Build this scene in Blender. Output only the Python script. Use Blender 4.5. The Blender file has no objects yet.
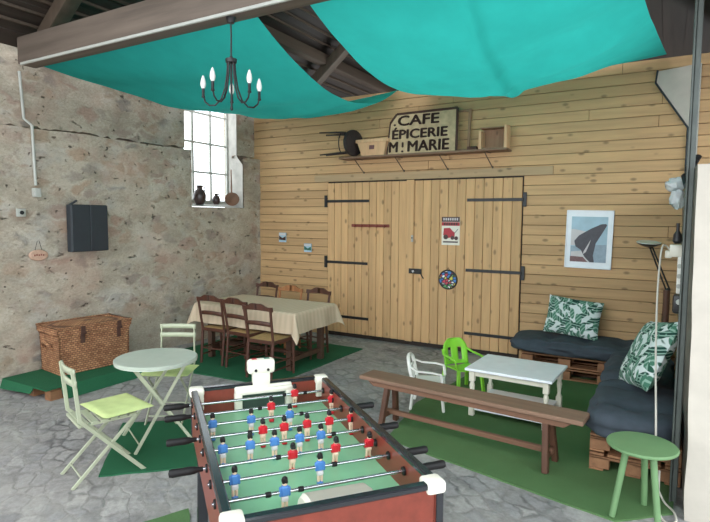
import bpy, bmesh, math, random
from mathutils import Vector, Matrix, noise
R = math.radians
PI = math.pi
random.seed(7)
S = bpy.context.scene
COL = S.collection

# ------------------------------------------------------------------ camera
cam_d = bpy.data.cameras.new('camera')
cam_d.sensor_fit = 'HORIZONTAL'; cam_d.sensor_width = 36.0
cam_d.lens = 36.0 * 541.0 / 710.0
cam_d.clip_start = 0.05
cam = bpy.data.objects.new('camera', cam_d); COL.objects.link(cam)
def _cam():
    p, r, y = R(4.5), R(-0.375), R(29.9)
    f = Vector((-math.sin(y), math.cos(y), 0)); r0 = Vector((math.cos(y), math.sin(y), 0)); d = Vector((0, 0, -1))
    f2 = f*math.cos(p) + d*math.sin(p); d2 = d*math.cos(p) - f*math.sin(p)
    r2 = r0*math.cos(r) + d2*math.sin(r); d3 = d2*math.cos(r) - r0*math.sin(r)
    m = Matrix((r2, -d3, -f2)).transposed().to_4x4()
    m.translation = (0, 0, 1.9)
    return m
cam.matrix_world = _cam()
S.camera = cam

# ------------------------------------------------------------------ world, sky light, exposure
S.view_settings.view_transform = 'Standard'
S.view_settings.look = 'None'
S.view_settings.gamma = 1.0
S.view_settings.use_curve_mapping = False
S.view_settings.exposure = 0.2
S.cycles.use_denoising = True
S.cycles.max_bounces = 8
S.cycles.diffuse_bounces = 5
S.cycles.sample_clamp_indirect = 8.0
w = bpy.data.worlds.new('overcast_sky'); S.world = w; w.use_nodes = True
nt = w.node_tree
bg = nt.nodes['Background']
bg.inputs['Color'].default_value = (0.88, 0.95, 1.0, 1); bg.inputs['Strength'].default_value = 3.4

# ------------------------------------------------------------------ materials
def srgb(r, g, b):
    def f(c):
        c /= 255.0
        return c/12.92 if c <= 0.04045 else ((c+0.055)/1.055)**2.4
    return (f(r), f(g), f(b), 1.0)

class N:
    """small node-graph writer"""
    def __init__(s, name):
        s.m = bpy.data.materials.new(name); s.m.use_nodes = True
        s.t = s.m.node_tree; s.b = s.t.nodes['Principled BSDF']; s.out = s.t.nodes['Material Output']
    def n(s, typ, **kw):
        o = s.t.nodes.new(typ)
        for k, v in kw.items():
            if k in o.inputs: 
                o.inputs[k].default_value = v
            else: setattr(o, k, v)
        return o
    def l(s, a, b): s.t.links.new(a, b)
    def coord(s, scale=(1, 1, 1), rot=(0, 0, 0), kind='Object'):
        c = s.n('ShaderNodeTexCoord'); mp = s.n('ShaderNodeMapping')
        mp.inputs['Scale'].default_value = scale; mp.inputs['Rotation'].default_value = rot
        s.l(c.outputs[kind], mp.inputs['Vector']); return mp.outputs['Vector']
    def noise(s, v, scale=5, detail=4, rough=0.55):
        o = s.n('ShaderNodeTexNoise'); o.inputs['Scale'].default_value = scale
        o.inputs['Detail'].default_value = detail; o.inputs['Roughness'].default_value = rough
        if v is not None: s.l(v, o.inputs['Vector'])
        return o.outputs['Fac']
    def ramp(s, fac, stops, interp='LINEAR'):
        o = s.n('ShaderNodeValToRGB'); cr = o.color_ramp; cr.interpolation = interp
        while len(cr.elements) < len(stops): cr.elements.new(0.5)
        for e, (p, c) in zip(cr.elements, stops):
            e.position = p; e.color = c if len(c) == 4 else (*c, 1)
        s.l(fac, o.inputs['Fac']); return o.outputs['Color']
    def mix(s, fac, a, b, mode='MIX'):
        o = s.n('ShaderNodeMix', data_type='RGBA', blend_type=mode)
        for i, v in ((0, fac), (6, a), (7, b)):
            if isinstance(v, (int, float)): o.inputs[i].default_value = v
            elif isinstance(v, tuple): o.inputs[i].default_value = v
            else: s.l(v, o.inputs[i])
        return o.outputs[2]
    def math(s, op, a, b=0.0):
        o = s.n('ShaderNodeMath', operation=op)
        for i, v in ((0, a), (1, b)):
            if isinstance(v, (int, float)): o.inputs[i].default_value = v
            else: s.l(v, o.inputs[i])
        return o.outputs[0]
    def bump(s, h, strength=0.3, dist=0.02):
        o = s.n('ShaderNodeBump'); o.inputs['Strength'].default_value = strength; o.inputs['Distance'].default_value = dist
        s.l(h, o.inputs['Height']); s.l(o.outputs['Normal'], s.b.inputs['Normal'])
    def base(s, c):
        if isinstance(c, tuple): s.b.inputs['Base Color'].default_value = c
        else: s.l(c, s.b.inputs['Base Color'])
    def set(s, rough=0.6, metal=0.0, spec=0.4):
        s.b.inputs['Roughness'].default_value = rough; s.b.inputs['Metallic'].default_value = metal
        s.b.inputs['Specular IOR Level'].default_value = spec
        return s.m

def dark(c, k): return (c[0]*k, c[1]*k, c[2]*k, 1)

def plain(name, c, rough=0.55, var=0.12, scale=9, metal=0.0, spec=0.4, bump=0.0, bscale=60):
    g = N(name); v = g.coord()
    f = g.noise(v, scale, 5)
    g.base(g.ramp(f, [(0.3, dark(c, 1-var)), (0.7, dark(c, 1+var))]))
    if bump: g.bump(g.noise(v, bscale, 3), bump, 0.004)
    return g.set(rough, metal, spec)

def wood(name, c, axis=0, rough=0.6, var=0.22, isl=0.18, knots=True, grain=18.0, spec=0.3):
    """grain runs along axis; every loose board gets its own tone"""
    g = N(name)
    sc = [grain]*3; sc[axis] = grain*0.07
    v = g.coord(tuple(sc))
    geo = g.n('ShaderNodeNewGeometry'); rnd = geo.outputs['Random Per Island']
    off = g.n('ShaderNodeVectorMath', operation='ADD'); sx = g.n('ShaderNodeCombineXYZ')
    r9 = g.math('MULTIPLY', rnd, 37.0)
    for k in range(3): g.l(r9, sx.inputs[k])
    g.l(v, off.inputs[0]); g.l(sx.outputs[0], off.inputs[1])
    vv = off.outputs[0]
    f = g.noise(vv, 1.0, 5, 0.6)
    col = g.ramp(f, [(0.28, dark(c, 1-var)), (0.52, c), (0.75, dark(c, 1+var*0.7))])
    tone = g.ramp(rnd, [(0, (1-isl, 1-isl*1.05, 1-isl*1.15)), (0.5, (1, 1, 1)), (1, (1+isl*.5, 1+isl*.45, 1+isl*.35))])
    col = g.mix(1.0, col, tone, 'MULTIPLY')
    if knots:
        ks = [8.0]*3; ks[axis] = 4.2
        kv = g.coord(tuple(ks))
        o2 = g.n('ShaderNodeVectorMath', operation='ADD'); g.l(kv, o2.inputs[0]); g.l(sx.outputs[0], o2.inputs[1])
        vo = g.n('ShaderNodeTexVoronoi'); vo.inputs['Scale'].default_value = 1.0; g.l(o2.outputs[0], vo.inputs['Vector'])
        kf = g.ramp(vo.outputs['Distance'], [(0.09, (1, 1, 1)), (0.20, (0, 0, 0))])
        kf2 = g.math('MULTIPLY', kf, 0.72)
        col = g.mix(kf2, col, dark(c, 0.35))
    g.base(col); g.bump(f, 0.12, 0.004)
    return g.set(rough, 0, spec)

M = {}
PINE = srgb(198, 160, 116)
M['pine_h'] = wood('pine_boards_horizontal', PINE, 0, var=0.16, isl=0.14)
M['pine_v'] = wood('pine_boards_vertical', srgb(207, 166, 119), 2, var=0.16, isl=0.13)
M['grey_pine'] = wood('greyed_pine', srgb(182, 154, 118), 0, var=0.14)
M['old_beam'] = wood('old_beam_wood', srgb(114, 101, 91), 0, var=0.35, knots=False, grain=9)
M['old_beam_y'] = wood('old_roof_wood', srgb(82, 69, 58), 1, var=0.3, knots=False, grain=9)
M['old_beam_d'] = wood('old_rafter_wood', srgb(94, 80, 68), 2, var=0.3, knots=False, grain=9)
M['roof'] = wood('dark_roof_boards', srgb(56, 47, 41), 1, var=0.4, isl=0.3, knots=False, grain=8)
M['dark_wood'] = wood('dark_chair_wood', srgb(78, 46, 34), 2, var=0.3, knots=False, rough=0.4, spec=0.5)
M['mid_wood'] = wood('honey_chair_wood', srgb(158, 106, 68), 2, var=0.25, knots=False, rough=0.45)
M['table_wood'] = wood('table_wood', srgb(84, 62, 50), 2, var=0.3, knots=False)
M['bench_top'] = wood('bench_top_wood', srgb(132, 104, 86), 0, var=0.28, knots=False, rough=0.5, grain=14)
M['bench_leg'] = wood('bench_leg_wood', srgb(88, 60, 46), 2, var=0.3, knots=False, rough=0.5)
M['bench_rail'] = wood('bench_rail_wood', srgb(118, 86, 68), 0, var=0.3, knots=False, rough=0.5)
M['pallet'] = wood('pallet_wood', srgb(150, 108, 78), 0, var=0.25, isl=0.25)
M['pallet_y'] = wood('pallet_wood_lengthwise', srgb(150, 108, 78), 1, var=0.25, isl=0.25)
M['shelf_wood'] = wood('shelf_wood', srgb(132, 104, 84), 0, var=0.25)
M['frame_wood'] = wood('weathered_frame_wood', srgb(150, 118, 92), 2, var=0.25)
M['black_metal'] = plain('black_iron', srgb(30, 29, 30), 0.45, 0.2, spec=0.5)
M['blind_black'] = plain('anthracite_paint', srgb(47, 52, 57), 0.5, 0.06)
M['white_plastic'] = plain('white_plastic', srgb(232, 230, 222), 0.35, 0.03, spec=0.5)
M['ivory'] = plain('ivory_plastic', srgb(226, 221, 205), 0.4, 0.04, spec=0.5)
M['lime_plastic'] = plain('lime_plastic', srgb(146, 220, 66), 0.35, 0.05, spec=0.5)
M['white_paint'] = plain('white_paint', srgb(238, 240, 244), 0.35, 0.04, spec=0.5)
M['cream_paint'] = plain('cream_paint', srgb(224, 218, 200), 0.45, 0.05)
M['sage'] = plain('sage_metal_paint', srgb(170, 174, 148), 0.4, 0.06, spec=0.5)
M['sage_top'] = plain('pale_sage_table_paint', srgb(178, 186, 172), 0.35, 0.05, spec=0.5)
M['lime_cushion'] = plain('lime_canvas', srgb(202, 216, 146), 0.85, 0.06, 14, bump=0.25, bscale=220)
M['stool_green'] = plain('stool_green_paint', srgb(106, 140, 96), 0.5, 0.06, 6)
M['slate_fabric'] = plain('slate_futon_cotton', srgb(63, 71, 79), 0.9, 0.14, 12, bump=0.35, bscale=40)
M['plaster'] = plain('white_plaster', srgb(190, 182, 170), 0.8, 0.06, 8, bump=0.3, bscale=18)
M['grey_plastic'] = plain('grey_conduit', srgb(178, 178, 170), 0.5, 0.06)
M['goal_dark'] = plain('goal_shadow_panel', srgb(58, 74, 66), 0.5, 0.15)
M['shelf_iron'] = plain('dull_iron', srgb(92, 80, 72), 0.6, 0.15)
M['stool_dark'] = plain('blackened_wood', srgb(52, 42, 40), 0.6, 0.2)
M['bulb'] = plain('frosted_bulb_glass', srgb(238, 234, 228), 0.25, 0.02, spec=0.6)
M['silver'] = plain('chromed_steel', srgb(200, 202, 205), 0.22, 0.04, metal=1.0)
M['red_wood'] = wood('mahogany_veneer', srgb(120, 54, 41), 0, var=0.22, knots=False, rough=0.35, spec=0.5)
M['rail_black'] = plain('black_rail_plastic', srgb(34, 36, 40), 0.2, 0.1, spec=0.8)
M['grip_black'] = plain('black_grip_rubber', srgb(24, 22, 22), 0.55, 0.15, spec=0.3)
M['red_shirt'] = plain('red_player_paint', srgb(196, 34, 46), 0.35, 0.05, spec=0.5)
M['blue_shirt'] = plain('blue_player_paint', srgb(76, 126, 188), 0.35, 0.05, spec=0.5)
M['skin'] = plain('player_skin_paint', srgb(226, 196, 170), 0.4, 0.04)
M['hair_black'] = plain('player_hair_paint', srgb(24, 22, 22), 0.4, 0.05)
M['cable_white'] = plain('white_cable', srgb(206, 200, 188), 0.5, 0.04)
M['terracotta'] = plain('pinkish_ceramic', srgb(196, 160, 138), 0.5, 0.1, 40)
M['jug'] = plain('dark_stoneware', srgb(60, 42, 40), 0.3, 0.2, spec=0.6)
M['brown_wood_pan'] = plain('brown_wooden_bowl', srgb(112, 78, 58), 0.6, 0.2)
M['straw'] = plain('straw_seat', srgb(170, 136, 88), 0.8, 0.2, 40, bump=0.4, bscale=90)
M['lamp_brown'] = plain('brown_lamp_column', srgb(92, 62, 48), 0.5, 0.15)
M['lime_wash'] = plain('lime_washed_reveal', srgb(176, 172, 164), 0.9, 0.2, 6, bump=0.5, bscale=12)
M['maroon'] = plain('maroon_paint', srgb(128, 62, 52), 0.5, 0.15)
M['sky_print'] = plain('print_sky', srgb(166, 194, 208), 0.4, 0.12, 6)
M['water_print'] = plain('print_water', srgb(150, 168, 182), 0.4, 0.12, 20)
M['hull_print'] = plain('print_hull', srgb(64, 62, 70), 0.4, 0.2, 25)
M['pale_print'] = plain('print_pale', srgb(206, 200, 200), 0.4, 0.05)
M['red_print'] = plain('print_red', srgb(176, 40, 52), 0.4, 0.12, 50)
M['rust_print'] = plain('print_rust', srgb(120, 84, 84), 0.4, 0.2, 50)
M['dark_print'] = plain('print_dark', srgb(70, 44, 40), 0.4, 0.2, 50)
M['green_print'] = plain('print_green', srgb(58, 110, 92), 0.4, 0.2, 50)
M['sign_paint'] = plain('aged_cream_paint', srgb(192, 168, 132), 0.7, 0.2, 12)
M['sign_brown'] = plain('sign_brown_edge', srgb(74, 48, 38), 0.7, 0.25)
M['sign_letter'] = plain('sign_letter_paint', srgb(58, 36, 30), 0.7, 0.2, 40)
M['chip_basket'] = wood('poplar_chip', srgb(212, 172, 132), 2, var=0.15, knots=False)
M['post_metal'] = plain('grey_green_post', srgb(78, 84, 79), 0.5, 0.2, 8, spec=0.5)
M['shaded_plaster'] = plain('shaded_inner_plaster', srgb(120, 114, 104), 0.9, 0.25, 6, bump=0.6, bscale=12)  # inner face of the dividing wall, its shade put into the darker colour

def m_stone():
    g = N('rubble_stone_wall')
    v = g.coord((1.0, 1.0, 1.6))
    wob = g.n('ShaderNodeTexNoise'); wob.inputs['Scale'].default_value = 4.0; wob.inputs['Detail'].default_value = 4; g.l(v, wob.inputs['Vector'])
    a = g.n('ShaderNodeVectorMath', operation='SCALE'); a.inputs['Scale'].default_value = 0.30; g.l(wob.outputs['Color'], a.inputs[0])
    b = g.n('ShaderNodeVectorMath', operation='ADD'); g.l(v, b.inputs[0]); g.l(a.outputs[0], b.inputs[1])
    vo = g.n('ShaderNodeTexVoronoi'); vo.inputs['Scale'].default_value = 4.2; g.l(b.outputs[0], vo.inputs['Vector'])
    ve = g.n('ShaderNodeTexVoronoi', feature='DISTANCE_TO_EDGE'); ve.inputs['Scale'].default_value = 4.2; g.l(b.outputs[0], ve.inputs['Vector'])
    sep = g.n('ShaderNodeSeparateColor'); g.l(vo.outputs['Color'], sep.inputs[0])
    stone = g.ramp(sep.outputs[0], [(0.0, srgb(158, 142, 122)), (0.3, srgb(176, 150, 128)), (0.5, srgb(146, 138, 130)), (0.7, srgb(174, 144, 128)), (0.9, srgb(136, 130, 124))])
    fine = g.noise(v, 30, 8, 0.74)
    mort = g.ramp(g.noise(v, 2.4, 7, 0.62), [(0.3, srgb(160, 150, 134)), (0.5, srgb(184, 172, 155)), (0.7, srgb(202, 192, 176))])
    ed = g.math('ADD', ve.outputs['Distance'], g.math('MULTIPLY', g.math('SUBTRACT', g.noise(v, 12, 4), 0.5), 0.25))
    edge = g.ramp(ed, [(0.03, (0, 0, 0)), (0.22, (1, 1, 1))])
    show = g.ramp(g.math('ADD', g.math('MULTIPLY', sep.outputs[1], 0.6), g.math('MULTIPLY', g.noise(v, 1.3, 4), 0.6)), [(0.50, (0, 0, 0)), (0.74, (1, 1, 1))])
    k = g.math('MULTIPLY', g.math('MULTIPLY', edge, show), 0.78)
    col = g.mix(k, mort, stone)
    col = g.mix(0.55, col, g.ramp(fine, [(0.3, (0.48, 0.46, 0.43)), (0.7, (1.22, 1.22, 1.21))]), 'MULTIPLY')
    # pinkish and pale weathered patches
    pk = g.ramp(g.noise(g.coord((1, 1, 1.3)), 1.6, 5), [(0.5, (0, 0, 0)), (0.68, (1, 1, 1))])
    col = g.mix(g.math('MULTIPLY', pk, 0.35), col, srgb(190, 152, 134))
    lw = g.ramp(g.noise(g.coord((1.1, 1.1, 1.5)), 1.9, 6), [(0.54, (0, 0, 0)), (0.66, (1, 1, 1))])
    col = g.mix(g.math('MULTIPLY', lw, 0.35), col, srgb(200, 198, 192))
    # gaps where mortar has dropped out, their shade put into the dark colour
    hn = g.noise(g.coord((1, 1.6, 4.2)), 3.2, 6, 0.66)
    hole = g.ramp(hn, [(0.64, (0, 0, 0)), (0.70, (1, 1, 1))])
    hn2 = g.noise(g.coord((1, 1.3, 1.6)), 9.0, 3, 0.5)
    hole2 = g.ramp(hn2, [(0.68, (0, 0, 0)), (0.73, (1, 1, 1))])
    hl = g.math('MAXIMUM', hole, hole2)
    col = g.mix(g.math('MULTIPLY', hl, 0.8), col, srgb(66, 58, 52))
    g.base(col)
    h = g.math('ADD', g.math('MULTIPLY', k, 0.25), g.math('MULTIPLY', fine, 0.55))
    h = g.math('SUBTRACT', h, g.math('MULTIPLY', hl, 1.2))
    g.bump(h, 0.85, 0.025)
    return g.set(0.92, 0, 0.2)
M['stone'] = m_stone()

def m_floor():
    g = N('old_stone_paving')
    v = g.coord((1.0, 1.0, 1.0), (0, 0, R(38)))
    wob = g.n('ShaderNodeTexNoise'); wob.inputs['Scale'].default_value = 7.0; wob.inputs['Detail'].default_value = 4; g.l(v, wob.inputs['Vector'])
    a = g.n('ShaderNodeVectorMath', operation='SCALE'); a.inputs['Scale'].default_value = 0.13; g.l(wob.outputs['Color'], a.inputs[0])
    b = g.n('ShaderNodeVectorMath', operation='ADD'); g.l(v, b.inputs[0]); g.l(a.outputs[0], b.inputs[1])
    st = g.n('ShaderNodeMapping'); st.inputs['Scale'].default_value = (1.0, 1.6, 0.02); g.l(b.outputs[0], st.inputs['Vector'])
    vo = g.n('ShaderNodeTexVoronoi'); vo.inputs['Scale'].default_value = 5.0; vo.inputs['Randomness'].default_value = 0.7; g.l(st.outputs[0], vo.inputs['Vector'])
    ve = g.n('ShaderNodeTexVoronoi', feature='DISTANCE_TO_EDGE'); ve.inputs['Scale'].default_value = 5.0; ve.inputs['Randomness'].default_value = 0.7; g.l(st.outputs[0], ve.inputs['Vector'])
    sep = g.n('ShaderNodeSeparateColor'); g.l(vo.outputs['Color'], sep.inputs[0])
    stone = g.ramp(sep.outputs[0], [(0, srgb(132, 130, 130)), (0.35, srgb(158, 154, 152)), (0.65, srgb(146, 144, 145)), (1, srgb(172, 168, 164))])
    fine = g.noise(v, 20, 7, 0.72)
    ed = g.math('ADD', ve.outputs['Distance'], g.math('MULTIPLY', g.math('SUBTRACT', g.noise(v, 18, 4), 0.5), 0.22))
    joint = g.ramp(ed, [(0.0, (0, 0, 0)), (0.16, (1, 1, 1))])
    jc = g.ramp(g.noise(v, 2.4, 5), [(0.35, srgb(90, 89, 90)), (0.65, srgb(166, 162, 157))])
    col = g.mix(joint, jc, stone)
    col = g.mix(0.85, col, g.ramp(fine, [(0.28, (0.48, 0.48, 0.49)), (0.72, (1.3, 1.3, 1.3))]), 'MULTIPLY')
    dust = g.ramp(g.noise(v, 1.1, 6), [(0.40, (0, 0, 0)), (0.62, (1, 1, 1))])
    col = g.mix(g.math('MULTIPLY', dust, 0.5), col, srgb(176, 171, 164))
    dk = g.ramp(g.noise(v, 3.4, 5), [(0.56, (0, 0, 0)), (0.70, (1, 1, 1))])
    col = g.mix(g.math('MULTIPLY', dk, 0.35), col, srgb(92, 90, 92))
    g.base(col)
    h = g.math('ADD', g.math('MULTIPLY', joint, 0.5), g.math('MULTIPLY', fine, 0.5))
    g.bump(h, 0.45, 0.015)
    return g.set(0.65, 0, 0.4)
M['floor'] = m_floor()

def m_grass(name, c):
    g = N(name); v = g.coord()
    f = g.noise(v, 240, 3, 0.8); q = g.noise(v, 2.5, 4)
    col = g.mix(0.5, g.ramp(f, [(0.25, dark(c, 0.55)), (0.75, dark(c, 1.5))]), g.ramp(q, [(0.3, dark(c, 0.85)), (0.7, dark(c, 1.15))]))
    g.base(col); g.bump(f, 0.8, 0.006)
    return g.set(0.9, 0, 0.15)
M['grass'] = m_grass('artificial_grass', srgb(90, 122, 78))
M['grass_dark'] = m_grass('artificial_grass_dark', srgb(44, 98, 68))
M['field'] = plain('printed_green_field', srgb(132, 190, 148), 0.3, 0.07, 7, spec=0.5)

def m_tarp():
    g = N('teal_fabric'); v = g.coord()
    f = g.noise(v, 3.0, 4)
    c = srgb(58, 200, 188)
    col = g.ramp(f, [(0.3, dark(c, 0.93)), (0.7, dark(c, 1.07))])
    g.base(col); g.bump(g.noise(g.coord((1, 1, 1)), 5, 3), 0.25, 0.02); g.set(0.8, 0, 0.2)
    tr = g.n('ShaderNodeBsdfTranslucent'); g.l(col, tr.inputs['Color'])
    mx = g.n('ShaderNodeMixShader'); mx.inputs[0].default_value = 0.62
    g.l(g.b.outputs[0], mx.inputs[1]); g.l(tr.outputs[0], mx.inputs[2]); g.l(mx.outputs[0], g.out.inputs['Surface'])
    return g.m
M['tarp'] = m_tarp()

def m_wicker():
    g = N('woven_wicker'); v = g.coord((1, 1, 1))
    sp = g.n('ShaderNodeSeparateXYZ'); g.l(v, sp.inputs[0])
    hx = g.math('ADD', sp.outputs[0], sp.outputs[1])
    cb = g.n('ShaderNodeCombineXYZ'); g.l(hx, cb.inputs[0]); g.l(sp.outputs[2], cb.inputs[1])
    br = g.n('ShaderNodeTexBrick'); br.offset = 0.5
    for k, x in (('Scale', 1.0), ('Mortar Size', 0.005), ('Mortar Smooth', 0.8), ('Brick Width', 0.040), ('Row Height', 0.024)): br.inputs[k].default_value = x
    br.inputs['Color1'].default_value = srgb(196, 148, 110); br.inputs['Color2'].default_value = srgb(152, 104, 74); br.inputs['Mortar'].default_value = srgb(98, 62, 44)
    g.l(cb.outputs[0], br.inputs['Vector'])
    n = g.noise(v, 7, 4)
    col = g.mix(0.6, br.outputs['Color'], g.ramp(n, [(0.3, (0.7, 0.66, 0.62)), (0.7, (1.25, 1.2, 1.15))]), 'MULTIPLY')
    g.base(col)
    inv = g.math('SUBTRACT', 1.0, br.outputs['Fac']); g.bump(inv, 0.7, 0.006)
    return g.set(0.6, 0, 0.35)
M['wicker'] = m_wicker()

def m_cloth():
    g = N('linen_tablecloth'); v = g.coord()
    c = srgb(198, 178, 152)
    bx = g.n('ShaderNodeTexWave', wave_type='BANDS', bands_direction='X'); bx.inputs['Scale'].default_value = 4.0; g.l(v, bx.inputs['Vector'])
    by = g.n('ShaderNodeTexWave', wave_type='BANDS', bands_direction='Y'); by.inputs['Scale'].default_value = 4.0; g.l(v, by.inputs['Vector'])
    k = g.math('MULTIPLY', g.math('ADD', bx.outputs['Fac'], by.outputs['Fac']), 0.5)
    g.base(g.ramp(k, [(0.2, dark(c, 0.9)), (0.8, dark(c, 1.06))])); g.bump(g.noise(v, 150, 2), 0.15, 0.002)
    return g.set(0.85, 0, 0.2)
M['cloth'] = m_cloth()

def m_leaf():
    """white cotton printed with green leaves: three layers of stretched, differently turned cells"""
    g = N('leaf_print_cotton')
    col = g.ramp(g.noise(g.coord(), 3, 2), [(0.3, srgb(206, 216, 212)), (0.7, srgb(222, 228, 226))])
    for i, (ang, sc, seed, gr) in enumerate(((35, 6.0, 0.0, (48, 92, 74)), (-40, 5.4, 3.7, (34, 72, 62)), (80, 6.4, 8.1, (76, 124, 102)))):
        mp = g.n('ShaderNodeMapping'); tc = g.n('ShaderNodeTexCoord')
        mp.inputs['Rotation'].default_value = (0, 0, R(ang)); mp.inputs['Location'].default_value = (seed, seed*2, 0)
        g.l(tc.outputs['Object'], mp.inputs['Vector'])
        mp2 = g.n('ShaderNodeMapping'); mp2.inputs['Scale'].default_value = (1.0, 2.6, 0.0); g.l(mp.outputs[0], mp2.inputs['Vector'])
        vo = g.n('ShaderNodeTexVoronoi'); vo.inputs['Scale'].default_value = sc; vo.inputs['Randomness'].default_value = 0.9; g.l(mp2.outputs[0], vo.inputs['Vector'])
        leaf = g.ramp(vo.outputs['Distance'], [(0.41, (1, 1, 1)), (0.445, (0, 0, 0))])
        wv = g.n('ShaderNodeTexWave', wave_type='BANDS', bands_direction='DIAGONAL'); wv.inputs['Scale'].default_value = 14; g.l(mp.outputs[0], wv.inputs['Vector'])
        lc = g.ramp(wv.outputs['Fac'], [(0.15, srgb(150, 180, 164)), (0.35, srgb(*gr)), (1, srgb(*gr))])
        col = g.mix(leaf, col, lc)
    g.base(col)
    return g.set(0.85, 0, 0.2)
M['leaf'] = m_leaf()

def m_glass(name, tint=(1, 1, 1, 1), rough=0.05):
    g = N(name); g.b.inputs['Base Color'].default_value = tint
    tr = g.n('ShaderNodeBsdfTransparent'); gl = g.n('ShaderNodeBsdfGlossy'); gl.inputs['Roughness'].default_value = rough
    tr.inputs['Color'].default_value = tint
    mx = g.n('ShaderNodeMixShader'); mx.inputs[0].default_value = 0.06
    g.l(tr.outputs[0], mx.inputs[1]); g.l(gl.outputs[0], mx.inputs[2]); g.l(mx.outputs[0], g.out.inputs['Surface'])
    return g.m
M['glass'] = m_glass('window_glass')
def m_bag():
    g = N('clear_plastic_film'); g.base(srgb(205, 214, 216)); g.set(0.25, 0, 0.6)
    tr = g.n('ShaderNodeBsdfTransparent'); mx = g.n('ShaderNodeMixShader'); mx.inputs[0].default_value = 0.35
    g.l(g.b.outputs[0], mx.inputs[1]); g.l(tr.outputs[0], mx.inputs[2]); g.l(mx.outputs[0], g.out.inputs['Surface'])
    return g.m
M['bag'] = m_bag()
def m_wheel():
    g = N('coloured_disc_print'); v = g.coord((1, 1, 1))
    vo = g.n('ShaderNodeTexVoronoi'); vo.inputs['Scale'].default_value = 22; g.l(v, vo.inputs['Vector'])
    ve = g.n('ShaderNodeTexVoronoi', feature='DISTANCE_TO_EDGE'); ve.inputs['Scale'].default_value = 22; g.l(v, ve.inputs['Vector'])
    sep = g.n('ShaderNodeSeparateColor'); g.l(vo.outputs['Color'], sep.inputs[0])
    c = g.ramp(sep.outputs[0], [(0, srgb(214, 204, 80)), (0.2, srgb(60, 120, 190)), (0.4, srgb(228, 228, 230)), (0.6, srgb(196, 60, 80)), (0.8, srgb(90, 160, 90)), (1, srgb(190, 90, 170))], 'CONSTANT')
    e = g.ramp(ve.outputs['Distance'], [(0.08, (0, 0, 0)), (0.14, (1, 1, 1))])
    g.base(g.mix(e, srgb(24, 24, 30), c)); return g.set(0.4, 0, 0.5)
M['wheel'] = m_wheel()

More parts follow.
